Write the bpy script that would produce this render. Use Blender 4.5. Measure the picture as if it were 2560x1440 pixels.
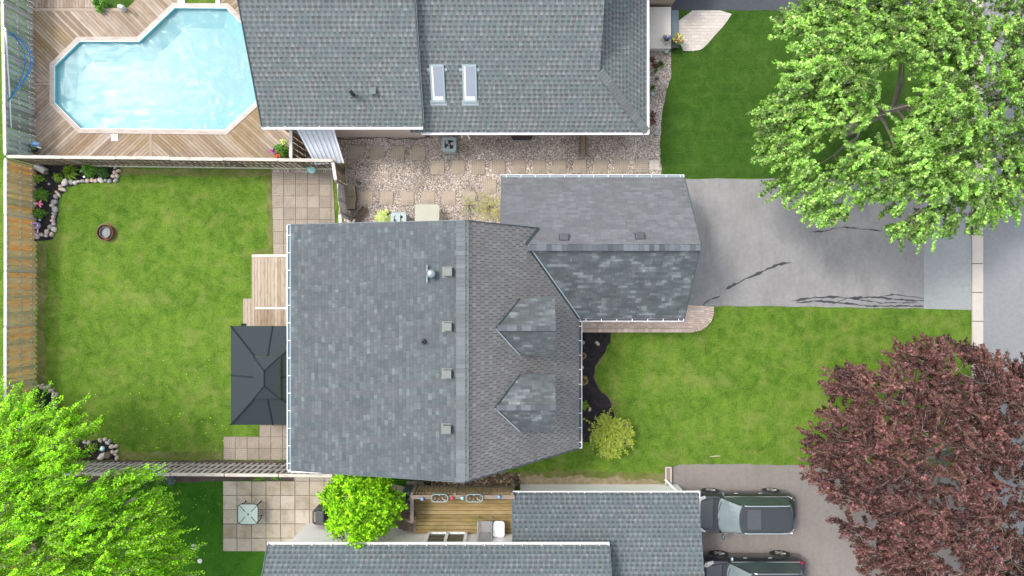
import bpy, math, random
import numpy as np
from mathutils import Vector, Matrix
random.seed(7)
R = math.radians
for o in list(bpy.data.objects): bpy.data.objects.remove(o)
SC = bpy.context.scene
COL = SC.collection

# ------------------------------------------------------------------ camera, sky, sun, exposure
H = 32.0                       # drone height above the lawn, metres
K = 36.0 / 24.0 / 2560.0       # metres per photo pixel per metre of distance
cd = bpy.data.cameras.new('camera'); cam = bpy.data.objects.new('camera', cd); COL.objects.link(cam)
cd.sensor_width = 36; cd.lens = 24; cd.clip_end = 1000; cam.location = (0, 0, H)
SC.camera = cam
SUN = Vector((-18.6, 9.6, 32.4)).normalized()
el = math.asin(SUN.z); az = math.atan2(SUN.x, SUN.y)
w = bpy.data.worlds.new('World'); SC.world = w; w.use_nodes = True
nt = w.node_tree; bg = nt.nodes['Background']
sky = nt.nodes.new('ShaderNodeTexSky'); sky.sky_type = 'NISHITA'; sky.sun_disc = False
sky.sun_elevation = el; sky.sun_rotation = az; sky.air_density = 1.0; sky.dust_density = 3.0
hs = nt.nodes.new('ShaderNodeHueSaturation'); hs.inputs['Saturation'].default_value = 0.42
nt.links.new(sky.outputs[0], hs.inputs['Color']); nt.links.new(hs.outputs[0], bg.inputs['Color'])
bg.inputs['Strength'].default_value = 0.15
sd = bpy.data.lights.new('sun', 'SUN'); sun = bpy.data.objects.new('sun', sd); COL.objects.link(sun)
sd.energy = 0.85; sd.angle = R(10); sd.color = (1.0, 0.95, 0.88)
sun.rotation_euler = (-SUN).to_track_quat('-Z', 'Y').to_euler(); sun.location = (-10, 10, 40)
SC.view_settings.view_transform = 'Standard'; SC.view_settings.look = 'None'
SC.view_settings.exposure = 1.43; SC.view_settings.gamma = 1
SC.render.engine = 'CYCLES'; SC.cycles.max_bounces = 8; SC.cycles.transparent_max_bounces = 12

def P(px, py, z=0.0):
    s = (H - z) * K
    return Vector(((px - 1280) * s, (720 - py) * s, z))
def XY(px, py, z=0.0):
    p = P(px, py, z); return (p.x, p.y)
def PL(pts, z=0.0): return [XY(a, b, z) for a, b in pts]
def ordn(i):
    names = ['first','second','third','fourth','fifth','sixth','seventh','eighth','ninth','tenth','eleventh','twelfth','thirteenth','fourteenth','fifteenth','sixteenth','seventeenth','eighteenth','nineteenth','twentieth']
    if i < 20: return names[i]
    n = i + 1; s = 'th' if n % 100 in (11, 12, 13) else {1: 'st', 2: 'nd', 3: 'rd'}.get(n % 10, 'th')
    return '%d%s' % (n, s)

# colour balance of each material, per channel
ADJ = {'slate_blue_shingle': (0.569, 0.584, 0.565), 'brown_grey_shingle': (1.29, 1.298, 1.244), 'smoky_shingle': (0.67, 0.67, 0.67), 'mottled_slate_shingle': (0.932, 0.894, 0.829), 'laminated_shingle': (0.7, 0.7, 0.678), 'laminated_blue_shingle': (0.584, 0.58, 0.565), 'driveway_asphalt': (1.06, 1.045, 1.005), 'apron_asphalt': (1.116, 1.111, 1.053), 'road_asphalt': (0.838, 0.837, 0.796), 'lawn_grass': (1.223, 1.26, 1.277), 'lawn_deep': (1.048, 0.926, 1.441), 'lawn_painted_shade': (1.0, 1.363, 1.123), 'river_gravel': (1.586, 1.583, 1.512), 'patio_slab': (0.744, 0.729, 0.685), 'neighbour_asphalt': (0.844, 0.815, 0.779), 'charcoal_panel': (0.403, 0.425, 0.429), 'pool_deck_a': (0.8, 0.734, 0.657), 'pool_deck_b': (0.8, 0.734, 0.657), 'pool_deck_h': (0.8, 0.734, 0.657), 'pool_deck_v': (0.8, 0.734, 0.657), 'bleached_deck': (0.64, 0.6, 0.55), 'worn_deck': (0.64, 0.6, 0.55), 'maple_leaves': (1.272, 1.39, 1.546), 'crimson_leaves': (1.077, 1.028, 1.141), 'lime_leaves': (1.382, 1.695, 0.874), 'bright_lime_leaves': (1.306, 1.596, 0.819), 'brown_fence': (1.471, 1.449, 1.232), 'mossy_deck': (0.834, 0.784, 0.63), 'kerb_concrete': (0.86, 0.82, 0.78), 'black_mulch': (1.5, 1.377, 1.377), 'ridge_cap_shingle': (0.645, 0.615, 0.584), 'grey_green_vent': (0.446, 0.446, 0.432), 'stepping_slab': (0.98, 1.102, 1.281), 'paver_brick': (1.586, 1.44, 1.322), 'pale_concrete': (1.15, 1.15, 1.15)}
# ------------------------------------------------------------------ node helpers
class NM:
    def __init__(s, name):
        s.m = bpy.data.materials.new(name); s.m.use_nodes = True
        s.t = s.m.node_tree; s.b = s.t.nodes['Principled BSDF']; s.out = s.t.nodes['Material Output']; s._c = None
    def n(s, t, **kw):
        x = s.t.nodes.new(t)
        for k, v in kw.items(): setattr(x, k, v)
        return x
    def set(s, sock, v):
        if v is None: return
        if isinstance(v, bpy.types.NodeSocket): s.t.links.new(v, sock)
        elif isinstance(v, (tuple, list)) and len(v) == 3 and sock.type == 'RGBA': sock.default_value = (*v, 1)
        else: sock.default_value = v
    def math(s, op, a, b=None, c=None):
        x = s.n('ShaderNodeMath', operation=op); s.set(x.inputs[0], a)
        if b is not None: s.set(x.inputs[1], b)
        if c is not None: s.set(x.inputs[2], c)
        return x.outputs[0]
    def coord(s, kind='Object'):
        if s._c is None: s._c = s.n('ShaderNodeTexCoord')
        return s._c.outputs[kind]
    def mapping(s, vec, scale=(1, 1, 1), rot=(0, 0, 0), loc=(0, 0, 0)):
        x = s.n('ShaderNodeMapping'); s.set(x.inputs['Vector'], vec)
        x.inputs['Scale'].default_value = scale; x.inputs['Rotation'].default_value = rot; x.inputs['Location'].default_value = loc
        return x.outputs[0]
    def noise(s, scale, detail=4, vec=None, rough=0.55, dist=0.0):
        x = s.n('ShaderNodeTexNoise'); s.set(x.inputs['Vector'], vec if vec is not None else s.coord())
        x.inputs['Scale'].default_value = scale; x.inputs['Detail'].default_value = detail
        x.inputs['Roughness'].default_value = rough; x.inputs['Distortion'].default_value = dist
        return x.outputs['Fac']
    def ramp(s, fac, stops, interp='LINEAR'):
        x = s.n('ShaderNodeValToRGB'); x.color_ramp.interpolation = interp; s.set(x.inputs[0], fac)
        e = x.color_ramp.elements
        while len(e) < len(stops): e.new(0.5)
        for i, (p, c) in enumerate(stops):
            e[i].position = p; e[i].color = (*c, 1) if isinstance(c, (tuple, list)) else (c, c, c, 1)
        return x.outputs[0]
    def mix(s, fac, a, b, mode='MIX'):
        x = s.n('ShaderNodeMix', data_type='RGBA', blend_type=mode)
        s.set(x.inputs[0], fac); s.set(x.inputs[6], a); s.set(x.inputs[7], b)
        return x.outputs[2]
    def mul(s, col, fac):         # multiply colour by scalar socket/value
        x = s.n('ShaderNodeVectorMath', operation='SCALE'); s.set(x.inputs[0], col); s.set(x.inputs['Scale'], fac)
        return x.outputs[0]
    def island(s):
        g = s.n('ShaderNodeNewGeometry'); return g.outputs['Random Per Island']
    def wn(s, a, b):
        c = s.n('ShaderNodeCombineXYZ'); s.set(c.inputs[0], a); s.set(c.inputs[1], b)
        x = s.n('ShaderNodeTexWhiteNoise', noise_dimensions='2D'); s.set(x.inputs['Vector'], c.outputs[0])
        return x.outputs['Value']
    def bump(s, h, strength=0.5, dist=0.02):
        x = s.n('ShaderNodeBump'); s.set(x.inputs['Height'], h)
        x.inputs['Strength'].default_value = strength; x.inputs['Distance'].default_value = dist
        s.set(s.b.inputs['Normal'], x.outputs[0]); return x
    def tint(s, c):
        a = ADJ.get(s.m.name)
        if not a: return c
        x = s.n('ShaderNodeVectorMath', operation='MULTIPLY'); s.set(x.inputs[0], c); x.inputs[1].default_value = a
        return x.outputs[0]
    def fin(s, col=None, rough=0.8, metal=0.0, spec=None):
        if col is not None: s.set(s.b.inputs['Base Color'], s.tint(col))
        s.set(s.b.inputs['Roughness'], rough); s.set(s.b.inputs['Metallic'], metal)
        if spec is not None: s.b.inputs['Specular IOR Level'].default_value = spec
        return s.m

def plain(name, col, rough=0.6, metal=0.0, var=0.25, scale=6.0, bump=0.0, spec=None, isl=0.0):
    m = NM(name); f = m.noise(scale, 5)
    v = m.math('MULTIPLY_ADD', f, 2 * var, 1 - var)
    if isl: v = m.math('MULTIPLY', v, m.math('MULTIPLY_ADD', m.island(), isl, 1 - isl / 2))
    c = m.mul(col, v)
    if bump: m.bump(m.noise(scale * 6, 4), bump, 0.01)
    return m.fin(c, rough, metal, spec)

def grassmat(name, dark, mid, light, dry, dryamt=0.62, stripe=None):
    m = NM(name)
    big = m.noise(0.35, 3); med = m.noise(1.9, 6, rough=0.72, dist=0.6); fine = m.noise(16, 5, rough=0.75); finer = m.noise(60, 2, rough=0.8)
    a = m.math('ADD', m.math('MULTIPLY', med, 0.45), m.math('MULTIPLY', fine, 0.60))
    a = m.math('ADD', a, m.math('MULTIPLY', finer, 0.26))
    a = m.math('ADD', a, m.math('MULTIPLY', big, 0.2))
    c = m.ramp(a, [(0.64, dark), (0.76, mid), (0.90, light)])
    d = m.math('ADD', m.math('MULTIPLY', m.noise(1.1, 6, vec=m.mapping(m.coord(), loc=(31, 7, 0)), rough=0.7), 0.8), m.math('MULTIPLY', m.noise(0.45, 2, vec=m.mapping(m.coord(), loc=(3, 47, 0))), 0.2))
    df = m.ramp(d, [(dryamt - 0.08, 0.0), (dryamt + 0.1, 1.0)])
    c = m.mix(m.math('MULTIPLY', df, 0.6), c, dry)
    if stripe == 'sod':
        bt = m.n('ShaderNodeTexBrick'); m.set(bt.inputs['Vector'], m.coord()); bt.inputs['Scale'].default_value = 1.0; bt.inputs['Brick Width'].default_value = 1.9; bt.inputs['Row Height'].default_value = .55; bt.inputs['Mortar Size'].default_value = .03; bt.inputs['Mortar Smooth'].default_value = .6
        m.set(bt.inputs['Color1'], (.93, .93, .93)); m.set(bt.inputs['Color2'], (1.05, 1.05, 1.05)); m.set(bt.inputs['Mortar'], (1.22, 1.16, 1.0)); c = m.mix(m.ramp(m.noise(1.2, 4), [(.35, 0.1), (.6, .8)]), c, m.mix(1.0, c, bt.outputs[0], 'MULTIPLY'))
    elif stripe:
        s1 = m.math('SINE', m.math('MULTIPLY', m.n('ShaderNodeSeparateXYZ').outputs[0], 1.0))
        sp = m.n('ShaderNodeSeparateXYZ'); m.set(sp.inputs[0], m.coord())
        s1 = m.math('SINE', m.math('MULTIPLY', sp.outputs[1], stripe))
        c = m.mul(c, m.math('MULTIPLY_ADD', s1, 0.05, 1.0))
    m.bump(m.math('ADD', fine, finer), 0.9, 0.04)
    return m.fin(c, 0.95, spec=0.1)

def woodmat(name, stops, angle=0.0, vertical=False, grain=0.3, stain=None, stainamt=0.55, stainscale=0.9, rough=0.85):
    m = NM(name)
    c = m.ramp(m.island(), stops)
    sc = (1, 14, 14) if not vertical else (14, 14, 1)
    v = m.mapping(m.mapping(m.coord(), rot=(0, 0, -angle)), scale=sc)
    g = m.noise(2.2, 6, vec=v, rough=0.65)
    c = m.mul(c, m.math('MULTIPLY_ADD', g, 2 * grain, 1 - grain))
    kn = m.noise(2.0, 4, vec=m.mapping(m.mapping(m.coord(), rot=(0, 0, -angle)), scale=(1.2, 5, 5) if not vertical else (5, 5, 1.2)))
    c = m.mul(c, m.ramp(kn, [(0.3, 0.72), (0.5, 1.0)]))
    if stain:
        f = m.ramp(m.noise(stainscale, 5, rough=0.7), [(stainamt - 0.08, 0.0), (stainamt + 0.1, 1.0)])
        c = m.mix(m.math('MULTIPLY', f, 0.65), c, stain)
    m.bump(g, 0.4, 0.01)
    return m.fin(c, rough, spec=0.2)

def shingle(name, e, L, stops, style='tab', line=0.6, seam=0.75, tint=None, patch=0.0, seamw=0.02, regular=False):
    m = NM(name)
    sp = m.n('ShaderNodeSeparateXYZ'); m.set(sp.inputs[0], m.coord('UV'))
    u, v = sp.outputs[0], sp.outputs[1]
    vr = m.math('DIVIDE', v, e); row = m.math('FLOOR', vr); fv = m.math('FRACT', vr)
    u1 = m.math('MULTIPLY_ADD', m.wn(row, 3.3), 9.0 if not regular else 0.22, m.math('DIVIDE', u, L))
    if regular: u1 = m.math('MULTIPLY_ADD', row, 0.5, u1)
    c1 = m.math('FLOOR', u1); f1 = m.math('FRACT', u1); r1 = m.wn(c1, row)
    u2 = m.math('MULTIPLY_ADD', m.wn(row, 8.1), 5.0, m.math('DIVIDE', u, L * (0.55 if style != 'lam' else 0.85)))
    c2 = m.math('FLOOR', u2); r2 = m.wn(c2, m.math('ADD', row, 55.5))
    r = m.math('ADD', m.math('MULTIPLY', r1, 0.62), m.math('MULTIPLY', r2, 0.38))
    if patch:
        pn = m.noise(1.3, 3, vec=m.mapping(m.coord('UV'), scale=(1, 1, 1)))
        r = m.math('ADD', m.math('MULTIPLY', r, 1 - patch), m.math('MULTIPLY', m.ramp(pn, [(0.35, 0.0), (0.65, 1.0)]), patch))
    c = m.ramp(r, stops)
    hbump = m.math('MULTIPLY', fv, -0.6)
    if style == 'lam':
        f2 = m.math('FRACT', u2); wd_ = m.math('MULTIPLY_ADD', m.wn(c2, m.math('ADD', row, 17.7)), 0.35, 0.38)
        tooth = m.math('LESS_THAN', f2, wd_)
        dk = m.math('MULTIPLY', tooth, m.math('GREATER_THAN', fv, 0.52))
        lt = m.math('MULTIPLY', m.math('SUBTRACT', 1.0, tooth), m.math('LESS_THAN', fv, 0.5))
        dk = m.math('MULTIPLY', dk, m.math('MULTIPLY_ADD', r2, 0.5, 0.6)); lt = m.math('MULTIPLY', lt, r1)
        c = m.mul(c, m.math('MULTIPLY_ADD', dk, -0.42, 1.0)); c = m.mul(c, m.math('MULTIPLY_ADD', lt, 0.5, 1.0))  # shadow recesses between the teeth are painted as darker bands
        hbump = m.math('ADD', hbump, m.math('MULTIPLY', lt, 0.6))
    ln = m.math('GREATER_THAN', fv, 0.9)  # shadow under each row's butt edge, painted as a dark line
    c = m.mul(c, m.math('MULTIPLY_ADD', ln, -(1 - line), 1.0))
    if style != 'lam':
        sm = m.math('LESS_THAN', f1, seamw / L)
        c = m.mul(c, m.math('MULTIPLY_ADD', sm, -(1 - seam), 1.0))
        hbump = m.math('ADD', hbump, m.math('MULTIPLY', r1, 0.4))
    g = m.noise(0.7, 5, rough=0.7)
    c = m.mul(c, m.math('MULTIPLY_ADD', g, 0.34, 0.83))
    gr = m.noise(45, 3, rough=0.8)
    c = m.mul(c, m.math('MULTIPLY_ADD', gr, 0.4, 0.8))
    st = m.noise(1.0, 4, vec=m.mapping(m.coord('UV'), scale=(2.5, 0.35, 1)))
    if tint: c = m.mix(m.ramp(st, [(0.45, 0.0), (0.75, 0.6)]), c, tint)
    m.bump(m.math('ADD', hbump, m.math('MULTIPLY', gr, 0.5)), 0.5, 0.015)
    return m.fin(c, 0.9, spec=0.25)

def leafmat(name, stops, trans=0.22, rough=0.6, spec=0.18):
    m = NM(name); c = m.ramp(m.island(), stops)
    c = m.mul(c, m.math('MULTIPLY_ADD', m.noise(0.9, 3), 0.7, 0.65))
    at = m.n('ShaderNodeAttribute', attribute_name='tone'); c = m.mul(c, m.math('ADD', at.outputs['Fac'], m.math('LESS_THAN', at.outputs['Fac'], 0.01)))
    m.fin(c, rough, spec=spec); c = m.tint(c)
    tr = m.n('ShaderNodeBsdfTranslucent'); m.set(tr.inputs[0], m.mul(c, 1.15))
    mx = m.n('ShaderNodeMixShader'); mx.inputs[0].default_value = trans
    m.t.links.new(m.b.outputs[0], mx.inputs[1]); m.t.links.new(tr.outputs[0], mx.inputs[2]); m.t.links.new(mx.outputs[0], m.out.inputs[0])
    return m.m

# ------------------------------------------------------------------ mesh helpers
def wloc(o):
    v = Vector((0, 0, 0))
    while o: v = v + o.location; o = o.parent
    return v
class MB:
    def __init__(s): s.v = []; s.f = []; s.uv = None
    def add(s, vs, fs):
        b = len(s.v); s.v += [tuple(x) for x in vs]; s.f += [tuple(i + b for i in q) for q in fs]; return s
    def prism(s, poly, z0, z1):
        n = len(poly)
        if n < 3: return s
        A = sum(poly[i][0] * poly[(i + 1) % n][1] - poly[(i + 1) % n][0] * poly[i][1] for i in range(n))
        if abs(A) < 1e-5: return s
        if A < 0: poly = poly[::-1]
        vs = [(x, y, z1) for x, y in poly] + [(x, y, z0) for x, y in poly]
        fs = [tuple(range(n)), tuple(range(2 * n - 1, n - 1, -1))] + [(i + n, (i + 1) % n + n, (i + 1) % n, i) for i in range(n)]
        return s.add(vs, fs)
    def sheet(s, poly, z):
        n = len(poly); A = sum(poly[i][0] * poly[(i + 1) % n][1] - poly[(i + 1) % n][0] * poly[i][1] for i in range(n))
        if A < 0: poly = poly[::-1]
        return s.add([(x, y, z) for x, y in poly], [tuple(range(n))])
    def box(s, c, size, rz=0.0, tilt=None):
        m = Matrix.Rotation(rz, 3, 'Z')
        if tilt is not None: m = tilt @ m
        hx, hy, hz = size[0] / 2, size[1] / 2, size[2] / 2
        vs = [Vector(c) + m @ Vector((a * hx, b * hy, d * hz)) for d in (-1, 1) for a, b in ((-1, -1), (1, -1), (1, 1), (-1, 1))]
        return s.add(vs, [(3, 2, 1, 0), (4, 5, 6, 7), (0, 1, 5, 4), (1, 2, 6, 5), (2, 3, 7, 6), (3, 0, 4, 7)])
    def beam(s, a, b, wd, ht, up=Vector((0, 0, 1))):
        a = Vector(a); b = Vector(b); d = (b - a).normalized()
        sd = d.cross(up)
        if sd.length < 1e-4: sd = Vector((1, 0, 0))
        sd = sd.normalized() * wd / 2; u = sd.cross(d).normalized() * ht / 2
        vs = [p + i * sd + j * u for p in (a, b) for i, j in ((-1, -1), (1, -1), (1, 1), (-1, 1))]
        return s.add(vs, [(0, 1, 2, 3), (7, 6, 5, 4), (0, 4, 5, 1), (1, 5, 6, 2), (2, 6, 7, 3), (3, 7, 4, 0)])
    def tube(s, pts, rad, n=8, cap=True):
        pts = [Vector(p) for p in pts]; m = len(pts)
        if not isinstance(rad, (list, tuple)): rad = [rad] * m
        vs = []; fs = []
        for i, p in enumerate(pts):
            d = (pts[min(i + 1, m - 1)] - pts[max(i - 1, 0)])
            d = d.normalized() if d.length > 1e-6 else Vector((0, 0, 1))
            a = d.cross(Vector((0.13, 0.31, 0.94)) if abs(d.z) < 0.93 else Vector((1, 0.1, 0))).normalized(); b = d.cross(a)
            for k in range(n):
                t = 2 * math.pi * k / n; vs.append(p + (a * math.cos(t) + b * math.sin(t)) * rad[i])
        for i in range(m - 1):
            for k in range(n): fs.append((i * n + k, i * n + (k + 1) % n, (i + 1) * n + (k + 1) % n, (i + 1) * n + k))
        if cap: fs += [tuple(range(n - 1, -1, -1)), tuple((m - 1) * n + k for k in range(n))]
        return s.add(vs, fs)
    def lathe(s, c, prof, n=20, sx=1.0, sy=1.0, rz=0.0):
        c = Vector(c); vs = []; fs = []; m = len(prof)
        for r, z in prof:
            for k in range(n):
                t = 2 * math.pi * k / n; x, y = r * math.cos(t) * sx, r * math.sin(t) * sy
                vs.append(c + Vector((x * math.cos(rz) - y * math.sin(rz), x * math.sin(rz) + y * math.cos(rz), z)))
        for i in range(m - 1):
            for k in range(n): fs.append((i * n + k, i * n + (k + 1) % n, (i + 1) * n + (k + 1) % n, (i + 1) * n + k))
        fs += [tuple(range(n - 1, -1, -1)), tuple((m - 1) * n + k for k in range(n))]
        return s.add(vs, fs)
    def slab(s, pts, th):                       # planar 3-D polygon given thickness downwards
        pts = [Vector(p) for p in pts]; n = len(pts)
        nr = Vector((0, 0, 0))
        for i in range(n):
            a, b = pts[i], pts[(i + 1) % n]; nr += a.cross(b)
        if nr.z < 0: pts = pts[::-1]
        vs = pts + [p - Vector((0, 0, th)) for p in pts]
        return s.add(vs, [tuple(range(n)), tuple(range(2 * n - 1, n - 1, -1))] + [(i + n, (i + 1) % n + n, (i + 1) % n, i) for i in range(n)])
    def build(s, name, mat, parent=None, loc=None, smooth=False, bevel=0.0):
        me = bpy.data.meshes.new(name)
        if loc is None and parent is None:
            a = np.array(s.v); loc = Vector(((a[:, 0].min() + a[:, 0].max()) / 2, (a[:, 1].min() + a[:, 1].max()) / 2, a[:, 2].min()))
        off = wloc(parent) if parent else Vector(loc)
        me.from_pydata([(x - off.x, y - off.y, z - off.z) for x, y, z in s.v], [], s.f)
        if s.uv:
            uvl = me.uv_layers.new(name='UVMap')
            for l in me.loops: uvl.data[l.index].uv = s.uv(Vector(s.v[l.vertex_index]))
        me.materials.append(mat)
        if smooth: me.polygons.foreach_set('use_smooth', [True] * len(me.polygons))
        me.update()
        o = bpy.data.objects.new(name, me); COL.objects.link(o)
        if parent: o.parent = parent
        else: o.location = off
        if bevel:
            b = o.modifiers.new('bevel', 'BEVEL'); b.width = bevel; b.segments = 2; b.limit_method = 'ANGLE'
        return o
def tag(o, label=None, cat=None, group=None, kind=None):
    if label: o['label'] = label
    if cat: o['category'] = cat
    if group: o['group'] = group
    if kind: o['kind'] = kind
    return o
def thing(name, loc, label, cat, group=None):
    o = bpy.data.objects.new(name, None); COL.objects.link(o); o.location = loc; o.empty_display_size = 0.2
    return tag(o, label, cat, group)
def structure(name, mb, mat): return tag(mb.build(name, mat), kind='structure')
def copy_tree(o, parent=None):
    c = o.copy(); COL.objects.link(c); c.parent = parent
    for ch in list(o.children): copy_tree(ch, c)
    return c
def clip(poly, nx, ny, d):                      # keep nx*x+ny*y <= d
    out = []; n = len(poly)
    for i in range(n):
        a, b = poly[i], poly[(i + 1) % n]; fa = nx * a[0] + ny * a[1] - d; fb = nx * b[0] + ny * b[1] - d
        if fa <= 0: out.append(a)
        if (fa < 0 < fb) or (fb < 0 < fa):
            t = fa / (fa - fb); out.append((a[0] + t * (b[0] - a[0]), a[1] + t * (b[1] - a[1])))
    return out
def planks(mb, poly, ang, wd, gap, z0, z1, jit=0.0):
    nx, ny = -math.sin(ang), math.cos(ang)
    ds = [nx * x + ny * y for x, y in poly]; k = math.floor(min(ds) / wd)
    while k * wd < max(ds):
        q = clip(clip(poly, nx, ny, (k + 1) * wd - gap), -nx, -ny, -k * wd)
        dz = random.uniform(-jit, jit)
        if len(q) > 2: mb.prism(q, z0, z1 + dz)
        k += 1
    return mb
def tiles(mb, poly, tw, th, gap, z0, z1, org=(0, 0), offs=0.0, jit=0.0, skip=0.0):
    xs = [p[0] for p in poly]; ys = [p[1] for p in poly]
    j = math.floor((min(ys) - org[1]) / th)
    while org[1] + j * th < max(ys):
        o = org[0] + (offs * tw if j % 2 else 0); i = math.floor((min(xs) - o) / tw)
        while o + i * tw < max(xs):
            x0, y0 = o + i * tw, org[1] + j * th
            q = clip(clip(clip(clip(poly, 1, 0, x0 + tw - gap), -1, 0, -x0), 0, 1, y0 + th - gap), 0, -1, -y0)
            if len(q) > 2: mb.prism(q, z0, z1 + random.uniform(-jit, jit))
            i += 1
        j += 1
    return mb
def jag(poly, step=0.25, amp=0.05, seed=1):
    rd = random.Random(seed); out = []
    n = len(poly)
    for i in range(n):
        a, b = poly[i], poly[(i + 1) % n]; L = math.hypot(b[0] - a[0], b[1] - a[1]); m = max(1, int(L / step))
        for k in range(m):
            t = k / m; j = amp if k else amp * 0.4
            out.append((a[0] + (b[0] - a[0]) * t + rd.uniform(-j, j), a[1] + (b[1] - a[1]) * t + rd.uniform(-j, j)))
    return out
def smooth_poly(pts, it=2):
    for _ in range(it):
        q = []
        for i in range(len(pts)):
            a, b = pts[i], pts[(i + 1) % len(pts)]
            q += [(a[0] * .75 + b[0] * .25, a[1] * .75 + b[1] * .25), (a[0] * .25 + b[0] * .75, a[1] * .25 + b[1] * .75)]
        pts = q
    return pts
def rrect(x0, y0, x1, y1, r, n=5):
    out = []
    for cx, cy, a0 in ((x1 - r, y1 - r, 0), (x0 + r, y1 - r, 90), (x0 + r, y0 + r, 180), (x1 - r, y0 + r, 270)):
        for k in range(n + 1):
            a = R(a0 + 90 * k / n); out.append((cx + r * math.cos(a), cy + r * math.sin(a)))
    return out

# leaves -------------------------------------------------------------
RNG = np.random.default_rng(5)
LEAF = {
 'maple': (np.array([(0, -.5, 0), (-.22, -.12, .02), (-.55, .02, -.10), (-.2, .16, .03), (0, .55, -.08), (.2, .16, .03), (.55, .02, -.10), (.22, -.12, .02)]), [(0, 1, 3, 5), (1, 2, 3, 1), (3, 4, 5, 3), (5, 6, 7, 5), (0, 5, 7, 0)]),
 'oval': (np.array([(0, -.5, 0), (-.26, 0, .06), (0, .5, -.05), (.26, 0, .06)]), [(0, 1, 2), (0, 2, 3)]),
 'blade': (np.array([(-.05, -.5, 0), (.05, -.5, 0), (.045, .1, .08), (-.045, .1, .08), (0, .5, -.02)]), [(0, 1, 2, 3), (3, 2, 4)]),
}
LEAF['maple'] = (LEAF['maple'][0], [(0, 7, 5, 3, 1), (1, 3, 2), (3, 5, 4), (5, 7, 6)])
def leafmesh(name, kind, pts, nrm, dirs, size, mat, parent, tone=None):
    base, faces = LEAF[kind]; N = len(pts)
    nrm = nrm / np.linalg.norm(nrm, axis=1, keepdims=True)
    dirs = dirs - nrm * np.sum(dirs * nrm, axis=1, keepdims=True); dirs = dirs / (np.linalg.norm(dirs, axis=1, keepdims=True) + 1e-9)
    side = np.cross(dirs, nrm)
    size = np.broadcast_to(size, (N,))
    V = (pts[:, None, :] + size[:, None, None] * (base[None, :, 0:1] * side[:, None, :] + base[None, :, 1:2] * dirs[:, None, :] + base[None, :, 2:3] * nrm[:, None, :])).reshape(-1, 3)
    off = wloc(parent) if parent else Vector((0, 0, 0))
    V = V - np.array(off)
    k = len(base)
    loops = np.concatenate([np.array(f) for f in faces]); tot = np.array([len(f) for f in faces])
    L = (loops[None, :] + (np.arange(N) * k)[:, None]).ravel()
    T = np.tile(tot, N); S = np.concatenate([[0], np.cumsum(T)[:-1]])
    me = bpy.data.meshes.new(name); me.vertices.add(len(V)); me.vertices.foreach_set('co', V.ravel().astype(np.float32))
    me.loops.add(len(L)); me.loops.foreach_set('vertex_index', L.astype(np.int32))
    me.polygons.add(len(T)); me.polygons.foreach_set('loop_start', S.astype(np.int32)); me.polygons.foreach_set('loop_total', T.astype(np.int32))
    at = me.attributes.new('tone', 'FLOAT', 'POINT'); at.data.foreach_set('value', np.repeat(np.ones(N) if tone is None else tone, k).astype(np.float32))
    me.materials.append(mat); me.update(calc_edges=True)
    o = bpy.data.objects.new(name, me); COL.objects.link(o)
    if parent: o.parent = parent
    return o
def rnd_unit(n):
    v = RNG.normal(size=(n, 3)); return v / np.linalg.norm(v, axis=1, keepdims=True)

# ------------------------------------------------------------------ materials
M = {}
M['lawn'] = grassmat('lawn_grass', (.035, .082, .008), (.083, .148, .016), (.15, .215, .03), (.20, .20, .06), 0.585)
M['lawn_dark'] = grassmat('lawn_deep', (.022, .075, .006), (.042, .112, .009), (.075, .15, .018), (.13, .15, .035), 0.68, stripe='sod')
M['lawn_shade'] = grassmat('lawn_painted_shade', (.018, .055, .005), (.035, .092, .008), (.06, .12, .014), (.12, .12, .05), 0.74)  # darker green, the tree's shade is put into the grass colour
def asphalt(name, col, blot=0.25, sc=0.5, stain=None):
    m = NM(name); a = m.noise(sc, 6, rough=0.65); b = m.noise(5, 5, rough=0.7); g = m.noise(90, 2, rough=0.8)
    v = m.math('MULTIPLY', m.math('MULTIPLY_ADD', a, 2 * blot, 1 - blot), m.math('MULTIPLY_ADD', b, 0.46, 0.77))
    v = m.math('MULTIPLY', v, m.math('MULTIPLY_ADD', g, 0.5, 0.75)); v = m.math('MULTIPLY', v, m.math('MULTIPLY_ADD', m.noise(16, 4, rough=.8), 0.36, 0.82)); c = m.mul(col, v)
    if stain: c = m.mix(m.ramp(m.noise(0.9, 5, vec=m.mapping(m.coord(), scale=(1.6, 0.35, 1), loc=(4, 9, 0)), rough=0.75), [(0.5, 0.0), (0.75, 0.65)]), c, stain)
    m.bump(g, 0.4, 0.01); return m.fin(c, 0.92, spec=0.2)
M['drive'] = asphalt('driveway_asphalt', (.205, .205, .21), 0.26, 0.8, (.135, .13, .135))
M['apron'] = asphalt('apron_asphalt', (.225, .24, .25), 0.1, 0.5)
M['road'] = asphalt('road_asphalt', (.24, .25, .27), 0.12, 0.3)
M['drive2'] = asphalt('neighbour_asphalt', (.225, .21, .20), 0.2, 0.4, (.17, .155, .15))
M['drive3'] = asphalt('dark_asphalt', (.06, .066, .075), 0.2, 0.4)
M['seal'] = plain('crack_sealant', (.03, .032, .036), 0.5)
M['concrete'] = plain('pale_concrete', (.50, .475, .43), 0.85, var=0.18, scale=1.5, bump=0.2)
M['kerbc'] = plain('kerb_concrete', (.50, .475, .44), 0.9, var=0.15, scale=2, bump=0.2)
M['bluestep'] = plain('blue_grey_step', (.115, .15, .17), 0.7, var=0.15)
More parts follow.
